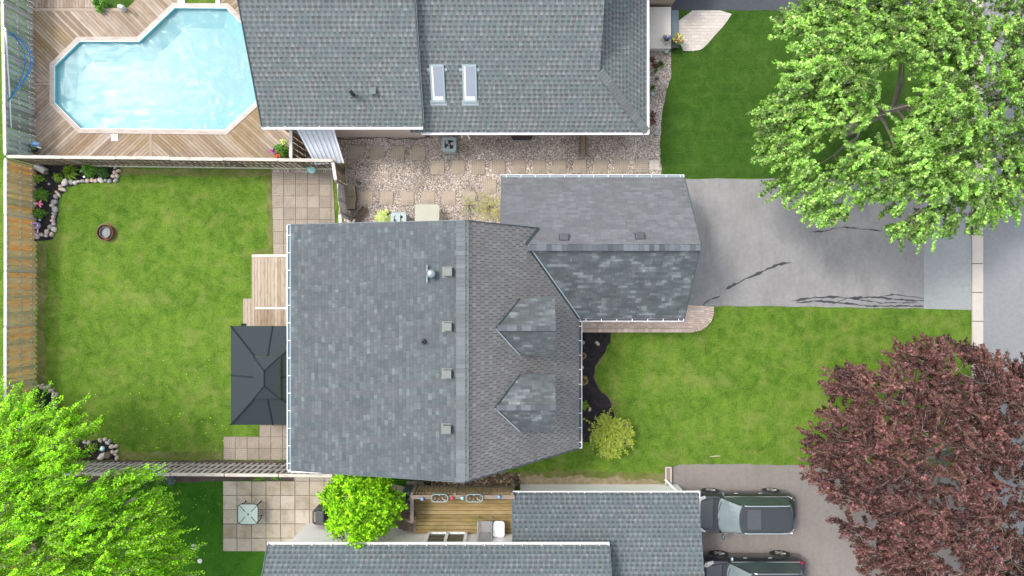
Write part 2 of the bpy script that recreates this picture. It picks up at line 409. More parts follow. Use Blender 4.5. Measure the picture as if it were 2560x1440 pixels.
def gravelmat(name, scale, stops, dirt=0.35):
    m = NM(name); v = m.n('ShaderNodeTexVoronoi'); m.set(v.inputs['Vector'], m.coord()); v.inputs['Scale'].default_value = scale
    s = m.n('ShaderNodeSeparateColor'); m.set(s.inputs[0], v.outputs['Color'])
    c = m.ramp(s.outputs[0], stops)
    c = m.mul(c, m.ramp(v.outputs['Distance'], [(0.25, 1.05), (0.7, 0.55)]))
    c = m.mul(c, m.ramp(m.noise(0.5, 4), [(0.35, 1 - dirt), (0.62, 1.12)]))
    m.bump(m.math('MULTIPLY', v.outputs['Distance'], -1), 1.0, 0.03)
    return m.fin(c, 0.85, spec=0.3)
M['gravel'] = gravelmat('river_gravel', 22, [(0.0, (.13, .11, .10)), (0.25, (.23, .19, .165)), (0.45, (.28, .25, .245)), (0.6, (.38, .335, .33)), (0.75, (.31, .23, .19)), (0.85, (.34, .30, .22)), (1.0, (.54, .49, .48))])
M['gravel_brown'] = gravelmat('brown_pebbles', 13, [(0.0, (.05, .035, .02)), (0.5, (.13, .09, .05)), (0.8, (.25, .19, .12)), (1.0, (.42, .36, .27))])
def soilmat(name, a, b, c3):
    m = NM(name); n1 = m.noise(3, 6, rough=0.75); n2 = m.noise(40, 4, rough=0.8)
    c = m.ramp(m.math('ADD', m.math('MULTIPLY', n1, 0.5), m.math('MULTIPLY', n2, 0.5)), [(0.35, a), (0.52, b), (0.68, c3)])
    m.bump(n2, 1.0, 0.04); return m.fin(c, 0.95, spec=0.1)
M['mulch'] = soilmat('black_mulch', (.008, .008, .009), (.022, .021, .022), (.06, .055, .05))
M['soil'] = soilmat('dry_soil', (.13, .12, .05), (.27, .22, .14), (.48, .41, .30))
M['brownsoil'] = soilmat('brown_soil', (.05, .038, .03), (.10, .078, .065), (.17, .13, .11))
def slabmat(name, stops, stain, pat=True):
    m = NM(name); c = m.ramp(m.island(), stops)
    f = m.ramp(m.noise(1.3, 5, rough=0.7), [(0.48, 0.0), (0.72, 1.0)]); c = m.mix(m.math('MULTIPLY', f, 0.55 if pat else 0.8), c, stain)
    c = m.mul(c, m.math('MULTIPLY_ADD', m.noise(18, 4), 0.3, 0.85))
    if pat:
        sp = m.n('ShaderNodeSeparateXYZ'); m.set(sp.inputs[0], m.coord())
        x, y = sp.outputs[0], sp.outputs[1]
        gx = m.math('FLOOR', m.math('DIVIDE', x, 0.19)); gy = m.math('FLOOR', m.math('DIVIDE', y, 0.19)); rr = m.wn(gx, gy)
        hor = m.math('GREATER_THAN', rr, 0.5)
        fx = m.math('FRACT', m.math('DIVIDE', x, 0.095)); fy = m.math('FRACT', m.math('DIVIDE', y, 0.095))
        l1 = m.math('MULTIPLY', hor, m.math('LESS_THAN', fy, 0.13)); l2 = m.math('MULTIPLY', m.math('SUBTRACT', 1.0, hor), m.math('LESS_THAN', fx, 0.13))
        l = m.math('ADD', l1, l2); c = m.mul(c, m.math('MULTIPLY_ADD', l, -0.36, 1.0)); m.bump(m.math('SUBTRACT', 1.0, l), 0.4, 0.01)
    return m.fin(c, 0.9, spec=0.2)
M['slab'] = slabmat('patio_slab', [(0, (.34, .29, .245)), (0.5, (.40, .35, .30)), (1, (.30, .26, .225))], (.22, .19, .16))
M['stone'] = slabmat('stepping_slab', [(0, (.33, .25, .165)), (0.5, (.27, .21, .145)), (1, (.38, .28, .19))], (.15, .12, .09))
M['slab_big'] = slabmat('old_slab', [(0, (.38, .33, .255)), (0.5, (.31, .27, .215)), (0.8, (.46, .41, .34)), (1, (.25, .21, .15))], (.20, .155, .085), pat=False)
M['paver'] = slabmat('paver_brick', [(0, (.40, .33, .28)), (0.35, (.30, .26, .235)), (0.7, (.47, .41, .36)), (1, (.34, .29, .27))], (.28, .24, .21), pat=False)
M['paver_pale'] = slabmat('pale_paver', [(0, (.50, .445, .395)), (0.5, (.455, .41, .37)), (1, (.54, .48, .43))], (.40, .36, .32), pat=False)
DECK = [(0, (.26, .205, .165)), (0.3, (.34, .285, .24)), (0.55, (.42, .375, .33)), (0.7, (.33, .255, .195)), (0.85, (.48, .445, .41)), (1, (.37, .32, .275))]
for k_, a_ in (('deck_a', R(-45)), ('deck_b', R(45)), ('deck_h', 0.0), ('deck_v', R(90))):
    M[k_] = woodmat('pool_' + k_, DECK, a_, stain=(.26, .20, .085) if k_ in ('deck_b', 'deck_a') else None, stainamt=0.56, stainscale=0.22)
M['pale_deck'] = woodmat('bleached_deck', [(0, (.48, .41, .33)), (0.5, (.56, .49, .42)), (0.8, (.42, .35, .28)), (1, (.60, .54, .47))], R(90), grain=0.2)
M['low_deck'] = woodmat('mossy_deck', [(0, (.25, .19, .095)), (0.4, (.33, .255, .14)), (0.7, (.22, .17, .085)), (1, (.37, .30, .18))], 0.0, grain=0.4, stain=(.16, .15, .05), stainamt=0.55)
M['low_rail'] = woodmat('grey_rail_wood', [(0, (.16, .125, .10)), (0.5, (.24, .19, .155)), (1, (.20, .16, .13))], 0.0, grain=0.35)
M['fence_brown'] = woodmat('brown_fence', [(0, (.50, .28, .11)), (0.2, (.48, .36, .24)), (0.4, (.30, .27, .20)), (0.55, (.58, .40, .20)), (0.75, (.44, .35, .24)), (0.9, (.60, .30, .11)), (1, (.36, .33, .26))], vertical=True, grain=.2)
M['fence_grey'] = woodmat('grey_fence', [(0, (.20, .24, .225)), (0.3, (.42, .50, .47)), (0.6, (.16, .18, .17)), (1, (.46, .55, .52))], vertical=True, stain=(.20, .21, .11), stainamt=0.62)
M['fence_dark'] = woodmat('weathered_fence', [(0, (.16, .115, .075)), (0.3, (.26, .20, .145)), (0.6, (.11, .085, .065)), (1, (.31, .24, .17))], vertical=True)
M['fence_slat'] = woodmat('silver_fence', [(0, (.32, .30, .27)), (0.4, (.42, .40, .37)), (0.8, (.27, .25, .22)), (1, (.48, .47, .44))], vertical=True)
M['cap'] = woodmat('bleached_cap', [(0, (.40, .36, .31)), (0.5, (.46, .42, .37)), (1, (.34, .29, .24))], 0.0, grain=0.25)
M['cap_y'] = woodmat('bleached_cap_across', [(0, (.44, .42, .39)), (0.5, (.48, .46, .43)), (1, (.38, .35, .31))], R(90), grain=0.25)
M['kick'] = woodmat('treated_board', [(0, (.42, .42, .30)), (1, (.50, .50, .38))], 0.0, grain=0.15)
M['white'] = plain('white_aluminium', (.82, .82, .84), 0.4, var=0.05)
M['siding'] = None
m = NM('white_siding'); sp = m.n('ShaderNodeSeparateXYZ'); m.set(sp.inputs[0], m.coord())
fz = m.math('FRACT', m.math('DIVIDE', sp.outputs[2], 0.11)); c = m.ramp(fz, [(0.0, 0.45), (0.12, 0.95), (1.0, 1.0)])
m.bump(fz, 0.6, 0.02); c = m.mul((.93, .915, .89), c); M['siding'] = m.fin(c, 0.55)
M['stucco'] = plain('beige_wall', (.42, .35, .30), 0.85, var=0.08)
m = NM('brown_brick'); bt = m.n('ShaderNodeTexBrick'); m.set(bt.inputs['Vector'], m.mapping(m.coord(), rot=(R(90), 0, 0)))
bt.inputs['Scale'].default_value = 5; m.set(bt.inputs['Color1'], (.40, .28, .20)); m.set(bt.inputs['Color2'], (.28, .19, .13)); m.set(bt.inputs['Mortar'], (.45, .42, .38)); M['brick'] = m.fin(m.mix(0.35, bt.outputs[0], m.ramp(m.noise(6), [(0.3, (.2, .14, .1)), (0.7, (.5, .4, .32))])), 0.9)
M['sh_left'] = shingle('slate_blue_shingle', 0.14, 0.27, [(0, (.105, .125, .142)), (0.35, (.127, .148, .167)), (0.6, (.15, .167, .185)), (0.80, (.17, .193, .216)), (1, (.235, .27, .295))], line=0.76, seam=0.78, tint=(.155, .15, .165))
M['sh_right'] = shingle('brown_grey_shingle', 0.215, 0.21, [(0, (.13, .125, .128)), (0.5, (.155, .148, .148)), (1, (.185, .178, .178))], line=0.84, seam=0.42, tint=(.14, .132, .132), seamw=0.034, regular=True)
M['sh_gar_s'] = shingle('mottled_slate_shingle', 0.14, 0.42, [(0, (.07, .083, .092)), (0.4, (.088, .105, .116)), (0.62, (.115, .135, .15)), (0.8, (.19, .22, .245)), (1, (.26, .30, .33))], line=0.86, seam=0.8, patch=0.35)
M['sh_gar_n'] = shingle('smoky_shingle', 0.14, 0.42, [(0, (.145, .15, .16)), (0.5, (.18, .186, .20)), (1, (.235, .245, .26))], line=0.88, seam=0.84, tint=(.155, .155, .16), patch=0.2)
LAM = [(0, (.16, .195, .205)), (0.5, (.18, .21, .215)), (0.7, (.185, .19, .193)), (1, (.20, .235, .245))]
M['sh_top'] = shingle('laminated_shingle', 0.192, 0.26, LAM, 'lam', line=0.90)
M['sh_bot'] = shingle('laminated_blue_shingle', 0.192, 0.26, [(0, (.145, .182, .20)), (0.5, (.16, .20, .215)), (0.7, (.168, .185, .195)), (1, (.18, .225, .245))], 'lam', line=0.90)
M['capsh'] = plain('ridge_cap_shingle', (.17, .20, .215), 0.9, var=0.15, scale=5, isl=0.3)
M['capsh_dark'] = plain('dark_ridge_cap', (.082, .092, .10), 0.9, var=0.15, scale=5, isl=.8)
M['flash'] = plain('valley_flashing', (.038, .055, .062), 0.85, var=0.2, spec=.08)
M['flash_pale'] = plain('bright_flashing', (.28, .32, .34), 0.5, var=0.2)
M['ventgrey'] = plain('grey_green_vent', (.26, .30, .28), 0.55, var=0.06)
M['black'] = plain('black_plastic', (.018, .02, .022), 0.45, var=0.2)
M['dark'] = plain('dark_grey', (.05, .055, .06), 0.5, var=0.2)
M['steel'] = plain('galvanised_steel', (.30, .34, .36), 0.35, metal=0.7, var=0.2)
M['acgrey'] = plain('blue_grey_enamel', (.26, .33, .35), 0.45, var=0.08)
M['acdark'] = plain('dark_enamel', (.055, .08, .09), 0.45, var=0.1)
M['gazebo'] = plain('charcoal_panel', (.068, .085, .092), 0.7, var=0.06, scale=1.0, spec=0.15)
M['gazseam'] = plain('charcoal_seam', (.018, .023, .026), 0.9, var=0.05, spec=0.05)
M['window'] = plain('window_glass', (.05, .07, .065), 0.08, var=0.3, scale=2)
M['skyglass'] = plain('skylight_glass', (.24, .26, .31), 0.15, var=0.08, scale=1)
M['liner'] = plain('pool_liner', (.235, .31, .32), 0.5, var=0.04, scale=1.0)
M['linerslope'] = plain('pool_liner_slope', (.245, .35, .36), 0.5, var=0.05, scale=1.0)
M['linerwall'] = plain('pool_liner_wall', (.16, .62, .66), 0.5, var=0.25, scale=5)
m = NM('pool_water'); gl = m.n('ShaderNodeBsdfGlossy'); gl.inputs['Roughness'].default_value = 0.03
tr = m.n('ShaderNodeBsdfTransparent'); m.set(tr.inputs[0], (.80, .975, 1.0))
wv = m.noise(1.5, 2, vec=m.mapping(m.coord(), rot=(0, 0, R(-55)), scale=(1.0, 1.9, 1)), rough=0.5, dist=0.8)
bp = m.n('ShaderNodeBump'); m.set(bp.inputs['Height'], m.math('ADD', wv, m.math('MULTIPLY', m.noise(7, 2), 0.06))); bp.inputs['Strength'].default_value = 1.0; bp.inputs['Distance'].default_value = 0.05
m.set(gl.inputs['Normal'], bp.outputs[0]); fr = m.n('ShaderNodeFresnel'); fr.inputs[0].default_value = 1.33; m.set(fr.inputs['Normal'], bp.outputs[0])
mx = m.n('ShaderNodeMixShader'); m.set(mx.inputs[0], m.math('MULTIPLY', fr.outputs[0], 0.3)); m.t.links.new(tr.outputs[0], mx.inputs[1]); m.t.links.new(gl.outputs[0], mx.inputs[2]); m.t.links.new(mx.outputs[0], m.out.inputs[0]); M['water'] = m.m
M['whiteplastic'] = plain('white_plastic', (.70, .71, .72), 0.35, var=0.04)
M['hose'] = plain('blue_hose', (.015, .17, .42), 0.4, var=0.15)
M['bark'] = plain('grey_bark', (.21, .18, .155), 0.9, var=0.4, scale=5, bump=0.6)
M['bark_pale'] = plain('pale_bark', (.20, .19, .165), 0.9, var=0.35, scale=5, bump=0.6)
M['twig'] = plain('tan_twig', (.46, .38, .26), 0.85, var=0.3, scale=10)
M['leafA'] = leafmat('maple_leaves', [(0, (.04, .11, .008)), (0.35, (.11, .23, .018)), (0.7, (.20, .35, .04)), (0.88, (.32, .44, .14)), (1, (.42, .48, .08))], spec=.3)
M['leafB'] = leafmat('crimson_leaves', [(0, (.045, .018, .016)), (0.3, (.09, .036, .032)), (0.55, (.085, .062, .03)), (0.85, (.17, .065, .065)), (1, (.26, .13, .11))], 0.2)
M['leafC'] = leafmat('lime_leaves', [(0, (.06, .15, .004)), (0.4, (.16, .32, .008)), (0.8, (.28, .47, .015)), (1, (.42, .58, .05))], 0.25)
M['leafD'] = leafmat('bright_lime_leaves', [(0, (.05, .14, .004)), (0.4, (.17, .33, .008)), (0.8, (.30, .50, .015)), (1, (.42, .60, .03))], 0.25)
M['leafE'] = leafmat('yellow_green_leaves', [(0, (.24, .34, .03)), (0.5, (.36, .46, .05)), (1, (.52, .58, .09))], 0.4)
M['plant'] = leafmat('perennial_leaves', [(0, (.05, .15, .015)), (0.5, (.09, .24, .025)), (1, (.16, .33, .04))])
M['plant_lime'] = leafmat('light_perennial_leaves', [(0, (.11, .22, .02)), (0.5, (.17, .32, .03)), (1, (.27, .42, .05))])
M['plant_dark'] = leafmat('dark_shrub_leaves', [(0, (.02, .08, .012)), (0.5, (.045, .13, .02)), (1, (.08, .19, .03))])
M['hosta'] = leafmat('variegated_hosta', [(0, (.35, .47, .07)), (0.5, (.55, .63, .20)), (0.8, (.72, .76, .42)), (1, (.20, .38, .05))])
M['burgundy'] = leafmat('burgundy_leaves', [(0, (.06, .012, .015)), (0.6, (.13, .03, .035)), (1, (.20, .07, .07))])
M['drygrass'] = leafmat('dry_tuft', [(0, (.26, .17, .07)), (0.5, (.36, .26, .12)), (1, (.44, .35, .18))], 0.1)
def petal(name, col): return leafmat(name, [(0, tuple(x * .7 for x in col)), (1, col)], 0.2)
M['magenta'] = petal('magenta_petals', (.55, .04, .40)); M['redp'] = petal('red_petals', (.60, .03, .03)); M['orangep'] = petal('orange_petals', (.9, .17, .04))
M['whitep'] = petal('cream_petals', (.8, .72, .6)); M['violetp'] = petal('violet_petals', (.22, .16, .50)); M['yellowp'] = petal('yellow_petals', (.75, .6, .08))
M['rock'] = None
m = NM('field_stone'); c = m.ramp(m.island(), [(0, (.25, .25, .235)), (0.3, (.42, .34, .29)), (0.55, (.34, .33, .30)), (0.8, (.52, .43, .36)), (1, (.28, .29, .28))]); c = m.mul(c, m.math('MULTIPLY_ADD', m.noise(7, 5), 0.7, 0.65)); m.bump(m.noise(20, 4), 0.5, 0.02); M['rock'] = m.fin(c, 0.9)
ROCKM = [plain('rock_grey', (.27, .275, .26), .9, var=.35, scale=7, bump=.5), plain('rock_pink', (.46, .36, .31), .9, var=.3, scale=7, bump=.5), plain('rock_tan', (.42, .37, .30), .9, var=.3, scale=7, bump=.5), plain('rock_pale', (.44, .42, .39), .9, var=.3, scale=7, bump=.5), plain('rock_rose', (.50, .33, .25), .9, var=.3, scale=7, bump=.5)]
ROCKN = ['grey', 'pinkish', 'tan', 'pale grey', 'rosy']
M['rust'] = plain('rusty_iron', (.16, .065, .035), 0.8, var=0.4, scale=12)
M['ash'] = plain('grey_ash', (.20, .20, .20), 0.95, var=0.7, scale=14, bump=1.0)
M['log'] = plain('birch_log_bark', (.46, .44, .42), 0.85, var=0.35, scale=9)
M['teal'] = plain('teal_plastic', (.28, .58, .55), 0.4, var=0.06)
M['pink'] = plain('pink_plastic', (.80, .25, .36), 0.35, var=0.1)
M['lilac'] = plain('lilac_plastic', (.55, .44, .68), 0.35, var=0.1)
M['beige'] = plain('pale_acrylic_top', (.30, .30, .24), 0.4, var=0.12, scale=2)
M['brownwood'] = woodmat('dark_brown_wood', [(0, (.10, .07, .055)), (1, (.15, .11, .085))], R(60))
M['glasstop'] = plain('frosted_green_glass', (.33, .40, .35), 0.15, var=0.06)
M['greyfabric'] = plain('grey_sling_fabric', (.25, .24, .235), 0.85, var=0.06)
M['greenrim'] = plain('green_planter', (.12, .22, .19), 0.5)
M['blueglass'] = plain('blue_glass', (.15, .35, .60), 0.15, var=0.4, scale=25)
M['redglass'] = plain('red_glass', (.55, .05, .09), 0.15, var=0.4, scale=25)
M['tealglass'] = plain('teal_glass', (.30, .60, .58), 0.15, var=0.4, scale=25)
M['statue'] = plain('pale_cast_stone', (.50, .52, .53), 0.8, var=0.25, scale=12)
M['aframe'] = plain('corrugated_sheet', (.50, .53, .57), 0.45, var=0.12, scale=2)
m = NM('black_car_paint'); m.b.inputs['Coat Weight'].default_value = 0.8; m.b.inputs['Coat Roughness'].default_value = 0.04; M['paint'] = m.fin((.040, .044, .048), 0.28, 0.5)
M['carglass'] = plain('car_glass', (.045, .065, .06), 0.06, var=0.3, scale=2)
M['windscreen'] = plain('windscreen_glass', (.15, .185, .19), 0.06, var=0.3, scale=1.5)  # sky reflection put into a paler base colour than the other glass
M['tyre'] = plain('tyre_rubber', (.02, .02, .02), 0.85)
M['rim'] = plain('alloy_rim', (.45, .45, .43), 0.35, metal=0.6)
M['lamp'] = plain('clear_lamp', (.60, .60, .55), 0.15, var=0.2, scale=20)
M['taillamp'] = plain('red_lamp', (.50, .02, .05), 0.15)

# ================================================================== SETTING
from mathutils.geometry import tessellate_polygon
poolpx = [(135.5, 165), (198, 103), (347, 103.5), (436, 19), (566, 20), (660, 112), (660, 236), (562, 325.5), (201, 321.5), (135.5, 256)]
pool = PL(poolpx, 0.06)
def ring(outer, inner, z):
    vs = [Vector((x, y, z)) for x, y in outer] + [Vector((x, y, z)) for x, y in inner]
    tr = tessellate_polygon([[Vector((x, y, 0)) for x, y in outer], [Vector((x, y, 0)) for x, y in inner]])
    mb = MB(); fs = []
    for t in tr:
        a, b, c = [vs[i] for i in t]
        fs.append(tuple(t) if (b - a).cross(c - a).z > 0 else tuple(t[::-1]))
    return mb.add(vs, fs)
big = [(-150, -150), (150, -150), (150, 150), (-150, 150)]
structure('ground', ring(big, pool, 0.0), M['lawn'])
def smooth_ring(cx, cy, rr): return [(cx + rr * math.cos(k * .4), cy + rr * math.sin(k * .4)) for k in range(16)]
def sheet(name, pts, z, mat, jg=None, sm=0, seed=1):
    p = PL(pts, z)
    if sm: p = smooth_poly(p, sm)
    if jg: p = jag(p, jg[0], jg[1], seed)
    return structure(name, MB().sheet(p, z), mat)
sheet('back_lawn', [(88, 418), (676, 420), (684, 640), (720, 640), (720, 1150), (92, 1150)], .004, M['lawn'])
sheet('front_lawn', [(1240, 768), (2427, 772), (2432, 1175), (2000, 1166), (1680, 1163), (1672, 1215), (1180, 1215), (1180, 768)], .004, M['lawn'])
sheet('sod_lawn', [(1640, 24), (2430, 24), (2430, 446), (1640, 446)], .004, M['lawn_dark'])
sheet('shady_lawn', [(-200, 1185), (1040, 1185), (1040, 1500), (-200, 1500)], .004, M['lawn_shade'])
sheet('road', [(2457, -400), (2900, -400), (2900, 1900), (2457, 1900)], .006, M['road'])
kb = MB()
for i in range(-6, 24):
    a = P(2430, -60 + i * 72, 0); b = P(2430, 10 + i * 72, 0); kb.box(((2442.5 - 1280) * H * K, (a.y + b.y) / 2, .03), (27 * H * K, abs(a.y - b.y), .06))
structure('kerb', kb, M['kerbc'])
sheet('driveway', [(1600, 447), (2312, 447), (2312, 771), (1600, 762)], .008, M['drive'], (0.5, .03), seed=2)
sheet('driveway_apron', [(2310, 447), (2428, 447), (2429, 775), (2310, 772)], .012, M['apron'])
sheet('neighbour_driveway', [(1672, 1172), (1700, 1161), (1850, 1160), (1990, 1163), (2120, 1172), (2430, 1176), (2430, 1560), (1672, 1560)], .008, M['drive2'], (0.4, .03), seed=3)
sheet('far_driveway', [(1676, -200), (2428, -200), (2428, 27), (1676, 25)], .008, M['drive3'], (0.6, .02), seed=4)
sheet('gravel_bed', [(740, 290), (1600, 290), (1610, 118), (1679, 122), (1678, 195), (1664, 238), (1654, 285), (1650, 350), (1653, 446), (1300, 446), (1300, 620), (800, 620), (862, 560), (862, 408), (740, 395)], .012, M['gravel'], (0.2, .04), seed=5)
sheet('gravel_strip', [(679, 410), (845, 410), (848, 440), (679, 432)], .012, M['gravel'])
sheet('pebble_strip', [(1030, 1180), (1300, 1180), (1304, 1216), (1290, 1222), (1030, 1222)], .014, M['gravel_brown'], (0.2, .05), seed=6)
sheet('bare_soil', [(1300, 1192), (1340, 1186), (1380, 1194), (1440, 1188), (1500, 1197), (1550, 1194), (1590, 1202), (1640, 1199), (1662, 1208), (1672, 1222), (1296, 1222)], .012, M['soil'], (0.12, .10), seed=7)
sheet('soil_shade_border', [(185, 1186), (740, 1182), (830, 1186), (830, 1203), (600, 1202), (400, 1206), (185, 1204)], .010, M['brownsoil'], (0.15, .05), seed=8)
sheet('soil_shade_border', [(180, 1152), (740, 1151), (740, 1183), (180, 1185)], .011, M['brownsoil'], (0.2, .05), seed=18)  # brown strip painted for both soil and shade behind the fence gaps
sheet('flower_bed', [(84, 408), (300, 410), (296, 450), (250, 455), (215, 458), (165, 468), (148, 500), (142, 560), (132, 598), (86, 604)], .016, M['mulch'], (0.2, .04), seed=9)
sheet('flower_bed', [(84, 972), (120, 972), (143, 1000), (141, 1050), (120, 1072), (84, 1075)], .016, M['mulch'], (0.2, .03), seed=10)
sheet('flower_bed', [(170, 1110), (240, 1100), (288, 1108), (298, 1150), (170, 1150)], .016, M['mulch'], (0.2, .03), seed=11)
sheet('flower_bed', [(1430, 828), (1528, 830), (1526, 856), (1508, 888), (1487, 918), (1485, 945), (1496, 970), (1526, 1003), (1536, 1035), (1515, 1100), (1485, 1108), (1430, 1100)], .016, M['mulch'], (0.2, .04), 0, seed=12)
M['worn'] = grassmat('worn_grass', (.075, .10, .022), (.12, .15, .035), (.17, .19, .055), (.25, .215, .11), 0.50)
def worn(name, pts, seed): sheet(name, pts, .006, M['worn'], (0.22, .075), seed=seed)
worn('worn_grass', [(300, 421), (676, 423), (676, 440), (560, 444), (430, 438), (300, 438)], 21)
worn('worn_grass', [(88, 606), (112, 606), (116, 700), (110, 820), (118, 960), (90, 962)], 22)
worn('worn_grass', [(304, 1128), (556, 1130), (556, 1150), (304, 1150)], 23)
worn('worn_grass', [(666, 440), (678, 440), (684, 634), (632, 634), (632, 626), (670, 622)], 24)
worn('worn_grass', [(1190, 1186), (1400, 1176), (1660, 1184), (1664, 1205), (1190, 1205)], 25)
worn('worn_grass', [(1512, 886), (1492, 918), (1490, 945), (1502, 972), (1545, 1010), (1535, 1018), (1478, 975), (1475, 912)], 29)
sheet('worn_grass', smooth_ring(269, 582, 27), .0065, M['worn'], (0.1, .07), seed=30)
# sealed cracks on the driveway
def crack(pts, wd, seed):
    rd = random.Random(seed); mb = MB()
    q = []
    for i in range(len(pts) - 1):
        a, b = pts[i], pts[i + 1]; n = max(2, int(math.hypot(b[0] - a[0], b[1] - a[1]) / 7))
        for k in range(n): t = k / n; q.append((a[0] + (b[0] - a[0]) * t + rd.uniform(-1, 1), a[1] + (b[1] - a[1]) * t + rd.uniform(-1.2, 1.2), wd * rd.choice((.5, .8, 1.0, 1.35)) * (.35 + .65 * abs(math.sin(len(q) * .37 + seed)))))
    q.append((*pts[-1], wd * .3)); q[0] = (q[0][0], q[0][1], wd * .3)
    L = []; Rr = []
    for i, (x, y, ww) in enumerate(q):
        j = min(i + 1, len(q) - 1); h = max(i - 1, 0); dx, dy = q[j][0] - q[h][0], q[j][1] - q[h][1]; l = math.hypot(dx, dy) + 1e-6
        L.append(P(x - dy / l * ww, y + dx / l * ww, .0125)); Rr.append(P(x + dy / l * ww, y - dx / l * ww, .0125))
    n = len(q); mb.add(L + Rr, [(i, n + i, n + i + 1, i + 1) for i in range(n - 1)])
    # face up
    a, b, c = [Vector(mb.v[k]) for k in mb.f[0][:3]]
    if (b - a).cross(c - a).z < 0: mb.f = [f[::-1] for f in mb.f]
    structure('crack_seal', mb, M['seal'])
crack([(1816, 722), (1850, 705), (1880, 690), (1920, 672), (1945, 661), (1977, 656)], 3.2, 1)
crack([(1757, 762), (1770, 752), (1800, 740)], 2.5, 2)
crack([(1979, 752), (2040, 744), (2090, 742), (2130, 746), (2180, 742), (2240, 748), (2310, 753)], 2.6, 3)
crack([(1990, 757), (2040, 752), (2110, 758), (2180, 766), (2250, 765), (2310, 766)], 2.4, 4)
crack([(2180, 744), (2230, 737), (2270, 740), (2310, 746)], 1.8, 5)
crack([(2022, 581), (2060, 578), (2110, 567), (2150, 572), (2207, 577)], 1.6, 6)
crack([(2080, 760), (2120, 745), (2200, 757), (2290, 757)], 1.6, 7)

# ------------------------------------------------------------------ swimming pool
pl = thing('swimming_pool', (sum(p[0] for p in pool) / 10, sum(p[1] for p in pool) / 10, 0), 'pale turquoise heated pool with angled corners set into the diagonal timber deck', 'swimming pool')
wb = MB(); n = len(pool)
mb = MB().sheet(pool, -0.40); mb.build('pool_floor', M['liner'], pl)
cxp, cyp = pl.location.x, pl.location.y
wb.add([(x, y, 0.055) for x, y in pool] + [(x, y, -0.13) for x, y in pool], [(i, (i + 1) % n, (i + 1) % n + n, i + n) for i in range(n)])
def inset(poly, d):
    out = []; m_ = len(poly); A = sum(poly[i][0] * poly[(i + 1) % m_][1] - poly[(i + 1) % m_][0] * poly[i][1] for i in range(m_)); sg = 1 if A > 0 else -1
    for i in range(m_):
        p0, p1, p2 = Vector(poly[i - 1]), Vector(poly[i]), Vector(poly[(i + 1) % m_])
        d1 = (p1 - p0).normalized(); d2 = (p2 - p1).normalized(); n1 = Vector((-d1.y, d1.x)) * sg; n2 = Vector((-d2.y, d2.x)) * sg
        b = (n1 + n2); b = b / (b.length ** 2) * 2 if b.length > 1e-6 else n1
        out.append(tuple(p1 + b * d))
    return out
wb.build('pool_wall', M['linerwall'], pl)
in1 = inset(pool, 0.001); in2 = inset(pool, 0.8)
MB().add([(x, y, -0.13) for x, y in in1] + [(x, y, -0.40) for x, y in in2], [(i, (i + 1) % n, (i + 1) % n + n, i + n) for i in range(n)]).build('pool_slope', M['linerslope'], pl)
MB().sheet(pool, -0.07).build('water_surface', M['water'], pl)
liner = MB()
for i in range(n):
    a, b = pool[i], pool[(i + 1) % n]; liner.beam((*a, .055), (*b, .055), .035, .03)
liner.build('liner_bead', M['whiteplastic'], pl)
cop = MB(); outer = inset(pool, -0.21)
for i in range(n):
    j = (i + 1) % n; cop.prism([pool[i], pool[j], outer[j], outer[i]], 0.01, 0.075)
cop.build('coping', woodmat('coping_board', [(0, (.38, .33, .29)), (1, (.46, .40, .36))], 0.0, grain=0.15), pl)
st = MB()
for k, (y0, y1, z) in enumerate(((34, 20, -.45), (20, 11, -.28), (11, -10, -.16), (-10, -60, -.10))):
    a = P(464, y0, 0); b = P(541, y1, 0); st.box(((a.x + b.x) / 2, (a.y + b.y) / 2, z - .2 if z > -.3 else -.55), (b.x - a.x, abs(b.y - a.y), .4))
st.build('steps', M['whiteplastic'], pl)
for px_ in ((446, 464), (541, 552)):
    a = P(px_[0], 20, 0); b = P(px_[1], -60, 0); MB().box(((a.x + b.x) / 2, (a.y + b.y) / 2, -.05), (b.x - a.x, b.y - a.y, .3)).build('step_surround', M['whiteplastic'], pl, bevel=.03)

# timber deck around the pool
pdk = thing('pool_deck', (*XY(300, 200), 0), 'weathered timber deck laid in diagonal boards around the swimming pool', 'deck')
opx = [(p[0], p[1]) for p in poolpx]
def dk(name, pts, ang, matk, wd=.145):
    mb = planks(MB(), PL(pts, .05), ang, wd, .012, .0, .05, .003); mb.build(name, M[matk], pdk)
o8 = [((p[0] / ((H - .06) * K)) + 1280, 720 - p[1] / ((H - .06) * K)) for p in outer]
dk('deck_boards', [(82, 28), (310, 28), (360, -20), (462, -20), (445, 10), (436, 10), o8[3], o8[2], o8[1], o8[0], (o8[0][0], 206), (82, 206)], R(-45), 'deck_a')
dk('deck_boards', [(82, 214), (o8[0][0], 214), o8[9], o8[8], (373, o8[8][1]), (373, 391), (72, 391), (82, 330)], R(43), 'deck_b')
dk('deck_boards', [(381, o8[8][1] + .2), (o8[7][0], o8[7][1]), (o8[6][0], o8[6][1]), (760, 236), (760, 399), (381, 394)], R(-42), 'deck_a')
dk('deck_boards', [(o8[5][0], 100), (o8[5][0] + 1, o8[6][1]), (770, 236), (770, -140), (700, -140), (700, 100)], R(90), 'deck_v')
dk('deck_boards', [(552, -21), (700, -21), (700, -140), (340, -140), (340, -21), (462, -21), (462, -62), (552, -62)], 0.0, 'deck_h')
dk('deck_boards', [(73, -31), (339, -31), (339, -140), (73, -140)], R(90), 'deck_v')
dk('deck_boards', [(552, -20), (700, -20), (700, 150), (o8[5][0], 112), o8[5], o8[4], (552, o8[4][1])], R(43), 'deck_b')
dk('deck_boards', [(72, -30), (237, -30), (237, 19), (72, 19)], R(90), 'deck_v')
dk('border_boards', [(73, -30), (81.5, -30), (81.5, 330), (73, 391)], R(90), 'deck_v', .16)
